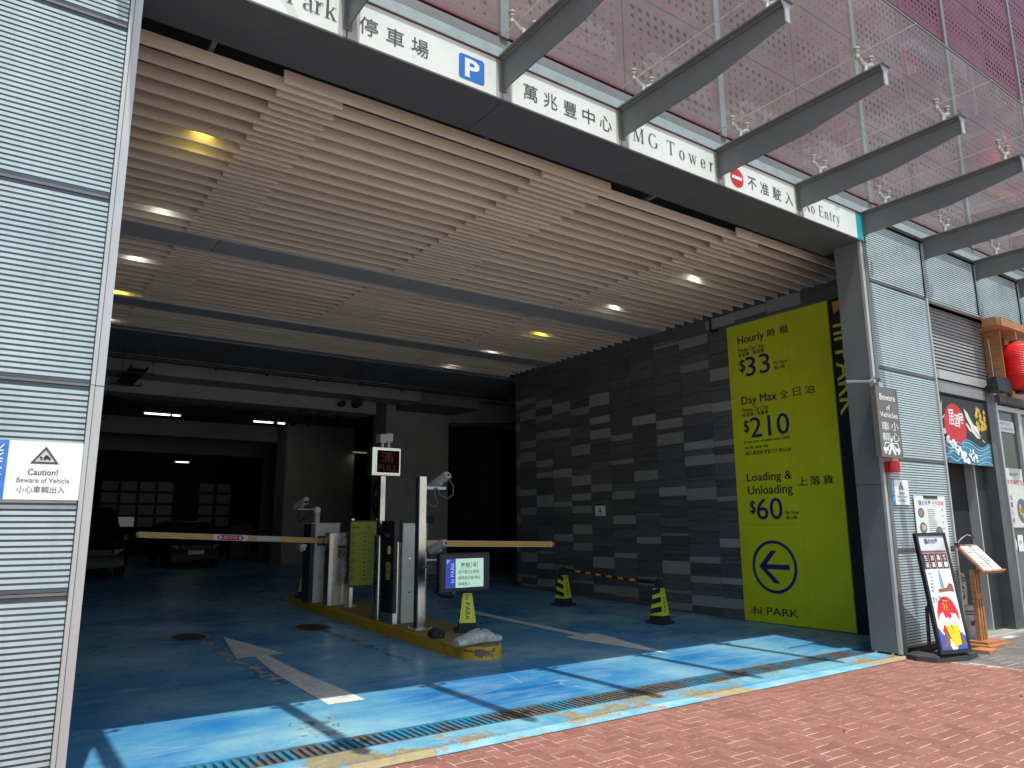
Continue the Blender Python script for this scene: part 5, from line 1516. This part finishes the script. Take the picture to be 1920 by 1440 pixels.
def caution(label, x0, x1, z0, z1, y, sc_=1.0):
    t = thing('caution_notice', label, 'notice', ((x0+x1)/2, y, z0))
    m = Matrix.Translation((-(x0+x1)/2, -y, -z0))
    W_, H_ = x1-x0, z1-z0
    MB().box(x0,x1,y,y+.004,z0,z1).xf(m).build('notice_plate', WHITEP, t)
    bw = W_*.215
    MB().box(x0,x0+bw,y-.002,y-.0005,z0,z1).xf(m).build('blue_band', mat('notice_blue', (.05,.19,.56), .4, 0, .15, 25), t)
    b = MB(); text(b, 'hi PARK', (x0+bw*.78,y-.002,z0+H_*.18), UP, XL, H_*.76, bw*.42, .001); b.xf(m).build('band_lettering', WHITEP, t)['kind'] = 'stuff'
    O = (x0+bw, y, z0); u = W_-bw
    b = MB(); 
    tri = lambda s_: [(u*(.49-.195*s_), H_*(.615 - (.0 if s_ == 1 else -.035))), (u*(.49+.195*s_), H_*(.615 - (.0 if s_ == 1 else -.035))), (u*.49, H_*(.92 if s_ == 1 else .855))]
    flat(b, O, XR, UP, tri(1), .001); b.xf(m).build('black_triangle', GINK, t)
    b = MB(); flat(b, O, XR, UP, tri(.70), .002); b.xf(m).build('triangle_field', mat('pale_grey_print', (.55,.55,.55), .5), t)
    b = MB(); f_ = lambda pts: flat(b, O, XR, UP, [(u*p, H_*q) for p, q in pts], .003)
    f_([(.47,.695),(.565,.695),(.56,.725),(.54,.735),(.525,.765),(.49,.765),(.475,.735)]); f_(ell(.485,.69,.012,.016,8)); f_(ell(.55,.69,.012,.016,8)); f_([(.41,.72),(.46,.70),(.465,.71),(.43,.75)]); f_([(.42,.69),(.455,.675),(.46,.685),(.43,.71)])
    b.xf(m).build('pictogram', INK, t)['kind'] = 'stuff'
    b = MB(); text(b, 'Caution!', (O[0]+u*.28,y,z0+H_*.42), XR, UP, u*.40, H_*.105, .001, .012); b.xf(m).build('lettering', GINK, t)['kind'] = 'stuff'
    b = MB(); text(b, 'Beware of Vehicle', (O[0]+u*.15,y,z0+H_*.29), XR, UP, u*.70, H_*.085, .001); text(b, '小心車輛出入', (O[0]+u*.16,y,z0+H_*.115), XR, UP, u*.64, H_*.115, .001)
    b.xf(m).build('lettering', GINK, t)['kind'] = 'stuff'
caution('white and blue Caution notice on the left louvred wall', -.045, .428, 1.772, 2.108, 5.088)
caution('smaller white and blue Caution notice on the right louvred wall below the red lamp', 9.60, 10.06, 1.86, 2.19, 5.088)

# ------------------------------------------------------------------ menu poster on wall
mp = thing('menu_poster', 'white menu poster with food pictures fixed to the right louvred wall', 'poster', (10.6,5.09,.98))
m_ = Matrix.Translation((-10.6,-5.09,-.98))
MB().box(10.17,11.02,5.085,5.095,.98,1.99).xf(m_).build('poster_sheet', PAPER, mp)
MB().box(10.42,10.80,5.078,5.0845,1.955,1.99).xf(m_).build('header_tape', INK, mp)
b = MB(); text(b, '猫の水屋', (10.27,5.085,1.86), XR, UP, .34, .07, .001, .01); b.xf(m_).build('lettering', mat('dark_blue_print', (.03,.06,.25), .5), mp)['kind'] = 'stuff'
b = MB(); text(b, '午市套餐', (10.64,5.085,1.865), XR, UP, .33, .06, .001); b.xf(m_).build('lettering', RED, mp)['kind'] = 'stuff'
FOODC = [mat('food_%s' % n_, c, .5, 0, .6, 60) for n_, c in (('amber', (.50,.22,.06)), ('green', (.20,.22,.08)), ('dark', (.08,.05,.03)), ('cream', (.60,.45,.28)))]
def dish(cx, cz, r, mt, par=mp, mm=m_, y=5.085, plate=True):
    b = MB(); flat(b, (0,y,0), XR, UP, ell(cx,cz,r,r*.8,20), .001); b.xf(mm).build('plate_print', mat('plate_blue', (.12,.15,.22), .5) if plate else WHITEP, par)
    b = MB(); rr = random.Random(int(cx*1000))
    for k in range(7):
        a = rr.uniform(0,6.28); q = rr.uniform(0,r*.45)
        flat(b, (0,y,0), XR, UP, ell(cx+q*math.cos(a),cz+q*math.sin(a)*.8,r*rr.uniform(.25,.42),r*rr.uniform(.2,.35),9), .002+k*.0002)
    b.xf(mm).build('food_print', mt, par)['kind'] = 'stuff'
dish(10.32,1.76,.085,FOODC[0]); dish(10.34,1.56,.095,FOODC[3]); dish(10.77,1.50,.10,FOODC[1]); dish(10.82,1.30,.09,FOODC[2])
b = MB(); rr = random.Random(4)
for k in range(13):
    z = 1.80-k*.028
    flat(b, (0,5.085,0), XR, UP, [(10.50,z),(10.50+rr.uniform(.12,.26),z),(10.50+.2,z+.008),(10.50,z+.008)], .001)
    if k % 3 == 0: flat(b, (0,5.085,0), XR, UP, [(10.88,z),(10.93,z),(10.93,z+.01),(10.88,z+.01)], .001)
for k in range(7):
    z = 1.18-k*.026; flat(b, (0,5.085,0), XR, UP, [(10.74,z),(10.74+rr.uniform(.1,.2),z),(10.9,z+.008),(10.74,z+.008)], .001)
b.xf(m_).build('fine_print', GINK, mp)['kind'] = 'stuff'

# ------------------------------------------------------------------ A-board
ab = thing('poster_stand', 'tilted black framed poster stand showing beer mugs before a red sun', 'signboard', (9.70,4.62,0))
MB().loft([[(x,y,0) for x,y in [(-.36,.36),(-.42,.20),(-.36,-.02),(.10,-.16),(.46,-.12),(.50,.02),(.40,.12),(-.02,.18)]],[(x,y,.055) for x,y in [(-.35,.35),(-.41,.20),(-.35,-.01),(.10,-.15),(.45,-.11),(.49,.02),(.39,.11),(-.02,.17)]],[(x,y,.09) for x,y in [(-.29,.29),(-.33,.18),(-.27,.04),(.10,-.09),(.38,-.07),(.40,.01),(.33,.06),(-.02,.11)]]]).build('base', RUBBER, ab)
bx = Vector((math.cos(R(-15)),math.sin(R(-15)),0))                 # along the board
byv = (Vector((math.sin(R(15)),math.cos(R(15)),0))*math.sin(R(7.6)) + Vector((0,0,1))*math.cos(R(7.6))).normalized()
bn = bx.cross(byv).normalized()
bx2 = byv.cross(bn).normalized()
O = Vector((-.30,-.03,.092)); BW, BH = .50, 1.42
def BP(u, v, l=0): return tuple(O + bx2*u + byv*v + bn*l)
def bbx(mb, u0, u1, v0, v1, l0, l1):
    i = len(mb.v)
    mb.v += [BP(u0,v0,l0),BP(u1,v0,l0),BP(u1,v1,l0),BP(u0,v1,l0),BP(u0,v0,l1),BP(u1,v0,l1),BP(u1,v1,l1),BP(u0,v1,l1)]
    mb.f += [(i,i+1,i+2,i+3),(i+4,i+7,i+6,i+5),(i,i+4,i+5,i+1),(i+1,i+5,i+6,i+2),(i+2,i+6,i+7,i+3),(i+3,i+7,i+4,i)]
    return mb
for u0, u1, v0, v1 in ((0,BW,0,.045),(0,BW,BH-.035,BH),(0,.035,.0455,BH-.0355),(BW-.035,BW,.0455,BH-.0355)):
    bbx(MB(),u0,u1,v0,v1,.018,-.03).build('frame_bar', BLACK, ab)
bbx(MB(),.03,BW-.03,.04,BH-.03,.004,-.028).build('poster_sheet', PAPER, ab)
def A_(name, mt, polys, l=.006):
    b = MB()
    for k, p in enumerate(polys): b.poly([BP(.035+q[0]*(BW-.07), .045+q[1]*(BH-.08), l+k*.0003) for q in p])
    o = b.build(name, mt, ab)
    if len(polys) > 1: o['kind'] = 'stuff'
def AT(body, u, v, w_, h_, mt, l=.009, bold=0):
    b = MB(); text(b, body, BP(.035+u*(BW-.07), .045+v*(BH-.08), l), bx2, byv, w_*(BW-.07), h_*(BH-.08), 0, bold); b.build('lettering', mt, ab)['kind'] = 'stuff'
A_('pale_upper_field', mat('poster_pale_blue', (.62,.66,.74), .5), [[(0,.30),(1,.30),(1,1),(0,1)]], .0045)
AT('猫の水屋', .22, .925, .52, .05, mat('indigo_print', (.03,.035,.08), .5), bold=.01)
CUR = mat('noren_brown', (.10,.035,.035), .6)
A_('curtain_pole', mat('pole_brown', (.22,.10,.07), .6), [[(.02,.845),(.98,.845),(.98,.865),(.02,.865)]], .006)
for k, s_ in enumerate(('生酒','激酒','黒一','番一')):
    u = .03+k*.24
    A_('curtain_cloth', CUR, [[(u,.70),(u+.225,.70),(u+.225,.84),(u,.84)]], .006)
    AT(s_[0], u+.05, .775, .13, .05, WHITEP, bold=.01); AT(s_[1], u+.05, .715, .13, .045, WHITEP, bold=.01)
A_('bottle_print', mat('bottle_blue', (.16,.30,.42), .4), [[(.47,.53),(.60,.53),(.60,.61),(.565,.66),(.56,.69),(.51,.69),(.505,.66),(.47,.61)]], .006)
A_('hand_print', SKIN, [[(.36,.49),(.75,.50),(.95,.49),(.93,.56),(.80,.57),(.70,.53),(.36,.52)]], .0065)
AT('かんぱい', .06, .40, .42, .07, GINK)
A_('pine_print', mat('pine_ink', (.10,.12,.16), .6), [[(.10+.05*math.sin(k),.66-.03*k),(.22+.05*math.sin(k),.665-.03*k),(.20,.65-.03*k)] for k in range(6)], .0062)
A_('red_sun', RED, [[(x,y) for x,y in ell(.52,.27,.40,.185,30)]], .0055)
AT('酒', .38, .335, .22, .09, GOLD, .0085, .03)
A_('white_wings', WHITEP, [[(.02,.17),(.20,.30),(.34,.32),(.40,.25),(.30,.22),(.14,.14)],[(.62,.31),(.80,.30),(.92,.22),(.98,.12),(.80,.16),(.66,.24)],[(.40,.0),(.55,.0),(.50,.10)]], .0068)
A_('blue_waves', mat('wave_blue', (.04,.10,.42), .5), [[(0,0),(.40,0),(.30,.10),(.15,.14),(.05,.19),(0,.18)],[(.60,0),(1,0),(1,.10),(.86,.14),(.70,.08)]], .0075)
A_('hand_print', SKIN, [[(.15,.02),(.36,.03),(.40,.11),(.30,.16),(.22,.13)],[(.70,.05),(.98,.03),(.80,.16),(.72,.14)]], .0085)
A_('beer_mug', BEER, [[(.30,.215),(.52,.215),(.64,.03),(.52,.02)]], .0095)
A_('beer_mug', BEER, [[(.55,.215),(.80,.215),(.78,.04),(.62,.03)]], .0098)
A_('beer_foam', WHITEP, [[(.29,.205),(.53,.205),(.53,.255),(.47,.275),(.40,.265),(.33,.27),(.29,.25)]], .0105)
A_('beer_foam', WHITEP, [[(.55,.205),(.81,.205),(.80,.26),(.72,.27),(.65,.262),(.58,.275),(.55,.25)]], .0108)
MB().tube([(-.20,.14,.08),(-.20,.12,.60),(-.12,.06,.72)], .022, 8).build('rear_strut', BLACK, ab)
MB().tube([(.30,.13,.08),(.26,.12,.60),(.18,.08,.72)], .022, 8).build('rear_strut', BLACK, ab)

# ------------------------------------------------------------------ menu stand
ms = thing('menu_stand', 'brown wooden menu lectern holding an open menu and a small lamp', 'lectern', (11.15,4.82,0))
for k, (dx_, w_) in enumerate(((-.10,.05),(-.025,.045),(.05,.05))):
    MB().box(dx_-.10,dx_-.10+w_,-.025,.03,.085,1.0).build('upright', WOOD, ms)
MB().box(-.208,.008,-.034,-.0265,.62,.70).build('cross_block', WOOD, ms)
MB().bbox(-.30,.30,-.17,.17,0,.045,.006).build('base', WOOD, ms)
MB().bbox(-.24,.20,-.12,.12,.046,.085,.006).build('upper_base', WOOD, ms)
tx = Vector((1,.03,0)).normalized(); ty = Vector((.04,.30,.33)); ty = (ty - tx*ty.dot(tx)).normalized(); tn = tx.cross(ty)
TO = Vector((-.22,-.16,.965))
def TP(u, v, l=0): return tuple(TO + tx*u + ty*v + tn*l)
def tb(mb, u0, u1, v0, v1, l0, l1):
    i = len(mb.v)
    mb.v += [TP(u0,v0,l0),TP(u1,v0,l0),TP(u1,v1,l0),TP(u0,v1,l0),TP(u0,v0,l1),TP(u1,v0,l1),TP(u1,v1,l1),TP(u0,v1,l1)]
    mb.f += [(i,i+3,i+2,i+1),(i+4,i+5,i+6,i+7),(i,i+1,i+5,i+4),(i+1,i+2,i+6,i+5),(i+2,i+3,i+7,i+6),(i+3,i,i+4,i+7)]
    return mb
tb(MB(),-.02,.61,0,.47,0,.022).build('tray', WOOD, ms)
tb(MB(),-.02,.60,-.02,-.0005,0,.055).build('tray_lip', WOOD, ms)
mn = thing('open_menu', 'open white menu lying on the wooden lectern', 'menu', (11.15,4.82,1.0))
def TPm(pt): return (pt[0], pt[1], pt[2]-1.0)
for u0, u1 in ((.03,.285),(.30,.565)):
    b = tb(MB(),u0,u1,.02,.43,.024,.034); b.v = [TPm(v) for v in b.v]; b.build('page', PAPER, mn)
    b = MB(); rr = random.Random(int(u0*100))
    for k in range(9):
        v = .05+k*.038; wd = rr.uniform(.08,.2)
        b.poly([TPm(TP(u0+.03,v,.036)),TPm(TP(u0+.03+wd,v,.036)),TPm(TP(u0+.03+wd,v+.01,.036)),TPm(TP(u0+.03,v+.01,.036))])
    b.build('fine_print', GINK, mn)['kind'] = 'stuff'
b = tb(MB(),.286,.299,.02,.43,.024,.040); b.v = [TPm(v) for v in b.v]; b.build('spine', BLACK, mn)
MB().tube([TP(.02,.45,.02),TP(.02,.48,.06),TP(.06,.50,.12),TP(.18,.52,.17),TP(.32,.50,.16)], .007, 8).build('lamp_gooseneck', CHR, ms, True)
MB().tube([TP(.30,.505,.165),TP(.37,.48,.15)], .014, 8).build('lamp_head', BLACK, ms)
MB().bbox(-.02,.03,-.02,.03,-.03,.03,.004).xf(Matrix.Translation(TP(.0,.46,.03))).build('lamp_clip', BLACK, ms)
lb = thing('timber_offcut', 'small timber block lying on the pavers by the lectern', 'block', (10.55,4.60,0))
MB().bbox(-.13,.13,-.10,.10,0,.05,.006).xf(Matrix.Rotation(.1,4,'Z')).build('block_body', WOOD, lb)

# barrels
def barrel(label, x, y, z, r, h, txt, col):
    t = thing('sake_barrel', label, 'barrel', (x,y,z))
    MB().lathe((0,0,0), [(r*.86,0),(r*.95,h*.12),(r,h*.45),(r*.97,h*.85),(r*.88,h*.97),(r*.3,h*.99),(.01,h)], 28).build('barrel_body', col, t, True)
    for zz in (.74, .82):
        MB().lathe((0,0,h*zz), [(r*.99,0),(r*1.015,.006),(r*.99,.016)], 28).build('rope_ring', mat('dark_straw_rope', (.07,.06,.055), .8), t)
    b = MB(); text(b, txt, (-r*.62,-r-.004,h*.15), XR, UP, r*1.2, h*.45, 0, .03)
    b.v = [((v[0]), -math.sqrt(max(.0001,(r*1.01)**2-v[0]**2)), v[2]) for v in b.v]
    b.build('brush_lettering', INK, t)['kind'] = 'stuff'
    return t
BAR = mat('barrel_grey_white', (.42,.41,.40), .7, 0, .25, 14)
barrel('lower straw-wrapped barrel with black brush character, behind the poster stand', 11.42, 5.22, .03, .19, .46, '鶴', BAR)
barrel('upper slim barrel stacked on the lower one behind the poster stand', 11.34, 5.22, .495, .13, .44, '酒', mat('barrel_cream', (.55,.48,.42), .7, 0, .3, 14))

# ================================================================== restaurant front
rf = thing('restaurant_front', 'dark framed restaurant front with doorway right of the louvred wall', 'shopfront')
DFR = mat('shop_frame_grey', (.10,.105,.11), .45, .3, .15, 4, dirt=((.35,.35,.34), .72, .78, 30))
MB().box(12.98,13.30,5.17,5.55,.0,3.72).build('door_post', DFR, rf)
MB().box(12.62,12.97,5.34,5.60,.03,3.7).build('door_jamb', mat('jamb_charcoal', (.035,.037,.04), .5), rf)
MB().box(12.58,12.615,5.32,5.60,.03,3.7).build('jamb_trim', FRAMEM, rf)
MB().box(13.305,13.36,5.17,5.55,.0,3.72).build('post_trim', FRAMEM, rf)
MB().box(11.24,13.3,5.18,5.5,3.56,3.74).build('door_header', mat('header_pale_grey', (.25,.25,.26), .5), rf)
MB().box(11.24,13.36,5.16,5.179,3.76,3.90).build('louvre_sill', FRAMEM, rf)
# louvre grille
lg = thing('ventilation_grille', 'dark grey ventilation louvre above the restaurant picture panel', 'grille', (12.4,5.3,3.9))
me = MB().prism([(0,0),(.0,.036),(-.022,.042),(-.034,.004)], 'x', -1.06, 1.06).mesh('blade', mat('grille_grey', (.36,.36,.365), .5, .2, .08, 3))
for k in range(19): link('blade', me, lg, (-.05, 0, .012+k*.0555))
MB().box(-1.14,1.02,.012,.03,-.02,1.06).build('back_board', DARK, lg)
MB().box(1.02,1.10,-.07,.03,-.02,1.06).build('side_frame', FRAMEM, lg)
MB().box(-1.14,1.10,-.12,.03,1.035,1.05).build('top_cover', GREY, lg)
# picture panel
pc = thing('picture_panel', 'picture panel of waves, red sun and cranes hanging over the restaurant door', 'picture', (12.15,5.2,2.5))
PW, PH = 1.62, 1.01
m_ = Matrix.Translation((11.34-12.15, 0, 0))
MB().box(0,PW,0,.03,0,PH).xf(m_).build('panel_board', mat('panel_charcoal', (.015,.018,.024), .5), pc)
def pic(name, mt, polys, l):
    b = MB()
    for k, p in enumerate(polys): flat(b, (0,0,0), XR, UP, [(u*PW, v*PH) for u, v in p], l+k*.0002)
    o = b.xf(m_).build(name, mt, pc)
    if len(polys) > 1: o['kind'] = 'stuff'
pic('red_sun', RED, [ell(.33,.57,.215,.335,40)], .002)
for ch, u, v, h_ in (('居',.21,.57,.24),('酒',.31,.55,.20),('屋',.40,.53,.24)):
    b = MB(); text(b, ch, (u*PW,0,v*PH), XR, UP, .105*PW, h_*PH, .004, .012); b.xf(m_).build('brush_lettering', WHITEP, pc)
CR = mat('crane_white', (.72,.70,.62), .5)
pic('crane', CR, [[(.53,.86),(.60,.80),(.70,.62),(.80,.60),(.80,.50),(.86,.38),(.92,.36),(.84,.42),(.74,.42),(.66,.50),(.62,.62),(.56,.72)],[(.54,.62),(.60,.52),(.66,.50),(.64,.54),(.56,.64)]], .003)
pic('crane', CR, [[(.0,.70),(.06,.80),(.11,.93),(.10,.78),(.08,.66),(.04,.60),(0,.60)],[(.05,.64),(.14,.72),(.13,.69),(.06,.61)]], .003)
rr = random.Random(8)
pic('gold_leaves', GOLD, [[(cx+rad*(1 if k % 2 else .5)*math.cos(k*math.pi/5), cy+rad*1.5*(1 if k % 2 else .5)*math.sin(k*math.pi/5)) for k in range(10)] for cx, cy, rad in [(.76+rr.uniform(0,.2), .56+rr.uniform(0,.34), .03+rr.random()*.014) for _ in range(20)]], .0045)
WV = [mat('wave_%d' % k, c, .5, 0, .08, 20) for k, c in enumerate(((.03,.16,.28),(.09,.34,.48),(.30,.55,.64)))]
def wave(u0, u1, base, amp, ph, n=24, fr=2.2):
    return [(u0,0)]+[(u0+(u1-u0)*k/n, base+amp*math.sin(ph+fr*2*math.pi*k/n)*(1-.2*k/n)) for k in range(n+1)]+[(u1,0)]
pic('wave_band', WV[0], [[(.38,.28),(.48,.34),(.56,.36),(.66,.30),(.74,.27),(.84,.28),(.95,.36),(1,.33),(1,0),(0,0),(0,.36),(.10,.30),(.22,.26)]], .0055)
for j in range(9):
    col = WV[1 + j % 2]
    pts_ = []
    for k in range(15):
        s_ = k/14; u = .40+.60*s_; v = .33-.035*j+.05*math.sin(2*math.pi*s_*1.1+.3*j)-.10*s_*(j/9)
        pts_.append((u, max(v, .005)))
    pic('wave_band', col, [[(u, v) for u, v in pts_]+[(u, max(0,v-.016)) for u, v in reversed(pts_)]], .007+j*.0002)
for j in range(6):
    pts_ = [(.02+.36*k/10, .30-.045*j+.03*math.sin(k*.9+j)) for k in range(11)]
    pic('wave_band', WV[1 + j % 2], [[(u, max(.004,v)) for u, v in pts_]+[(u, max(.002,v-.02)) for u, v in reversed(pts_)]], .009+j*.0002)
fo_ = []
for k in range(46):
    s_ = rr.random()
    cx, cy = .04+.46*s_+rr.uniform(-.03,.03), .46-.42*s_+rr.uniform(-.07,.05)
    fo_.append(ell(max(.03,cx), max(.04,cy), rr.uniform(.014,.034), rr.uniform(.02,.045), 9))
for k in range(22):
    fo_.append(ell(.56+rr.uniform(-.08,.10), .05+rr.uniform(0,.17), rr.uniform(.01,.024), rr.uniform(.015,.03), 8))
pic('wave_foam', WHITEP, fo_, .0105)
# interior of restaurant seen through the door
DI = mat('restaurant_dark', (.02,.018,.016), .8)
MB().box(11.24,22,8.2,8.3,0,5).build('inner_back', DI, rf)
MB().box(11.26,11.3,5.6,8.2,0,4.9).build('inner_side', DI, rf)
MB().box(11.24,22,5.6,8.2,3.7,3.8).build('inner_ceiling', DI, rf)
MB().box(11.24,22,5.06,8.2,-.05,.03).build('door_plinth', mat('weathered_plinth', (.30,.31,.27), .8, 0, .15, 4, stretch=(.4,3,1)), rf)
MB().box(13.92,14.3,6.2,6.24,1.2,2.42).build('door_curtain', mat('grey_curtain', (.30,.31,.34), .8), rf)
MB().box(12.9,13.3,6.4,6.44,.1,2.4).build('door_leaf', mat('door_leaf_black', (.02,.02,.022), .3), rf)
for x in (12.0,12.42,13.2): MB().box(x,x+.03,6.6,6.63,.1,2.6).build('inner_frame_post', mat('inner_brown', (.10,.07,.05), .5), rf)
# windows to the right
for k, (x0, x1) in enumerate(((13.46,14.22),(14.36,15.3),(15.45,16.4))):
    wn = link('window', MB().box(x0,x1,5.27,5.28,.15,3.45).mesh('pane', WGLASS), rf)
    MB().box(x0-.07,x0-.003,5.22,5.33,.1,3.55).build('frame_stile', FRAMEM, wn)
    MB().box(x1+.003,x1+.07,5.22,5.33,.1,3.55).build('frame_stile', FRAMEM, wn)
    MB().box(x0-.07,x1+.07,5.21,5.34,3.46,3.54).build('frame_rail', FRAMEM, wn)
    MB().box(x0-.07,x1+.07,5.21,5.34,.05,.14).build('frame_rail', DFR, wn)
MB().box(13.37,18,5.3,5.4,0,3.6).build('dark_core', DARK, rf)
MB().box(13.30,18,5.10,5.30,3.56,3.68).build('black_beam', mat('weathered_black_beam', (.05,.05,.052), .6, 0, .3, 10), rf)
# timber canopy box above
tc = thing('timber_canopy', 'orange brown timber canopy box over the restaurant window', 'canopy', (14.5,5.0,3.7))
m_ = Matrix.Translation((-14.5,-5.0,-3.7))
for k in range(6):
    MB().box(13.40,17.5,5.26,5.285,3.685+k*.19,3.870+k*.19).xf(m_).build('plank', WOODP, tc)
MB().box(13.12,17.5,4.86,4.90,4.77,4.90).xf(m_).build('front_board', WOODP, tc)
MB().box(13.12,17.5,4.905,5.25,4.765,4.785).xf(m_).build('underside_board', WOODP, tc)
MB().box(12.98,13.115,4.88,5.09,4.77,4.90).xf(m_).build('end_board', WOODP, tc)
MB().box(13.36,13.395,5.0,5.25,3.72,4.76).xf(m_).build('side_board', WOOD, tc)
MB().box(14.05,14.15,5.2,5.255,3.7,4.76).xf(m_).build('post', WOOD, tc)
# lantern
ln = thing('paper_lantern', 'big ribbed red paper lantern hanging under the timber canopy', 'lantern', (13.78,4.92,3.74))
prof = [(.10,0)]
n = 56
for k in range(n+1):
    s_ = k/n; zz = .03+.80*s_
    r0 = .335*min(1, (1-abs(2*s_-1)**3.4)**.42+.02)
    prof.append((max(.12, r0)*(1 if k % 2 else .972), zz))
prof.append((.10,.86))
MB().lathe((0,0,0), prof, 48).build('paper_shade', LANT, ln)
MB().lathe((0,0,-.02), [(.10,0),(.12,.004),(.12,.045),(.10,.05)], 24).build('bottom_ring', BLACK, ln)
MB().lathe((0,0,.83), [(.10,0),(.115,.004),(.115,.04),(.02,.045)], 24).build('top_ring', mat('ring_dark', (.10,.08,.07), .5), ln)
MB().tube([(0,0,.87),(0,0,1.02)], .006, 6).build('hook_wire', CHR, ln)
MB().tube([(-.35,.1,-.10),(-.35,.1,.0),(.0,.05,.02)], .006, 6).build('stay_wire', BLACK, ln)
# floodlight
fd = thing('floodlight', 'black square floodlight angled down beside the timber canopy', 'floodlight', (13.0,5.0,3.78))
b = MB().loft([[(-.20,-.10,-.10),(.16,-.16,-.14),(.16,-.12,.12),(-.16,-.06,.13)],[(-.12,.10,-.12),(.20,.06,-.10),(.20,.06,.11),(-.12,.10,.11)]])
b.build('lamp_housing', BLACK, fd)
MB().loft([[(.165,-.155,-.13),(.205,.055,-.095),(.205,.055,.10),(.165,-.115,.115)],[(.175,-.155,-.13),(.215,.055,-.095),(.215,.055,.10),(.175,-.115,.115)]]).build('front_glass', mat('floodlight_glass', (.20,.19,.17), .3), fd)
MB().box(-.05,.05,.10,.19,-.03,.03).build('wall_arm', BLACK, fd)
MB().tube([(-.1,.14,.0),(.10,.16,.08),(.33,.16,.12),(.34,.16,.5),(.30,.16,.85)], .004, 6).build('cable', PAPER, fd, True)
# stickers and posters on the window
ad = thing('address_notice', 'white paper address notice taped high on the restaurant window', 'notice', (13.77,5.25,3.11))
MB().box(-.30,.32,0,.004,0,.19).build('notice_sheet', PAPER, ad)
b = MB(); text(b, 'SHOP 5, G/F,', (-.20,0,.115), XR, UP, .36, .045, .001); text(b, '117 HOI BUN ROAD', (-.27,0,.035), XR, UP, .54, .045, .001); b.build('lettering', GINK, ad)['kind'] = 'stuff'
wp = thing('window_poster', 'white poster with red and black brush characters and sashimi on the window', 'poster', (13.78,5.25,1.55))
MB().box(-.31,.38,0,.004,0,.96).build('poster_sheet', mat('marbled_paper', (.66,.64,.60), .6, 0, .12, 16), wp)
b = MB(); text(b, '猫の水屋', (-.12,0,.83), XR, UP, .32, .06, .001, .01); b.build('lettering', GINK, wp)['kind'] = 'stuff'
b = MB(); text(b, '午市魚生飯', (-.24,0,.69), XR, UP, .58, .085, .001, .02); b.build('red_lettering', RED, wp)['kind'] = 'stuff'
for k, ch in enumerate('全單八折'):
    b = MB(); text(b, ch, (-.20,0,.44-k*.125), XR, UP, .075, .09, .001, .02); b.build('black_lettering', INK, wp)
b = MB(); flat(b, (0,0,0), XR, UP, ell(.20,.27,.19,.20,24), .001); b.build('plate_print', mat('plate_blue2', (.10,.12,.2), .5), wp)
rr = random.Random(2)
for k in range(12):
    b = MB(); a = rr.uniform(0,6.28); q = rr.uniform(0,.11)
    flat(b, (0,0,0), XR, UP, ell(.20+q*math.cos(a), .27+q*math.sin(a), rr.uniform(.03,.06), rr.uniform(.03,.05), 8), .002+k*.0003)
    b.build('sashimi_print', (mat('salmon_print', (.60,.16,.10), .5), mat('tuna_print', (.50,.05,.08), .5), GOLD, mat('leaf_print', (.12,.25,.06), .5))[k % 4], wp)
for k, (x, z, w_, h_) in enumerate(((13.56,1.28,.16,.22),(13.78,1.30,.20,.26))):
    t_ = thing('window_sticker', ('oval white sticker at the lower left of the restaurant window','rounded square white sticker right of the oval one')[k], 'sticker', (x,5.262,z))
    b = MB(); flat(b, (0,0,0), XR, UP, ell(0,0,w_/2,h_/2,18) if k == 0 else [(-.09,-.13),(.09,-.13),(.1,-.11),(.1,.11),(.09,.13),(-.09,.13),(-.1,.11),(-.1,-.11)], .001); b.build('sticker_face', WHITEP, t_)
    b = MB(); text(b, 'hi' if False else '食', (-.04,0,-.02), XR, UP, .08, .07, .002); b.build('print', GINK, t_)
pt = thing('brick_block', 'low red and cream block at the foot of the restaurant window', 'block', (13.95,5.12,.03))
MB().bbox(-.25,.4,-.06,.08,0,.11,.01).build('lower_block', mat('cream_block', (.45,.40,.34), .8, 0, .2, 12), pt)
MB().bbox(-.24,.39,-.055,.075,.111,.22,.01).build('upper_brick', mat('dark_red_block', (.20,.06,.045), .8, 0, .3, 12), pt)
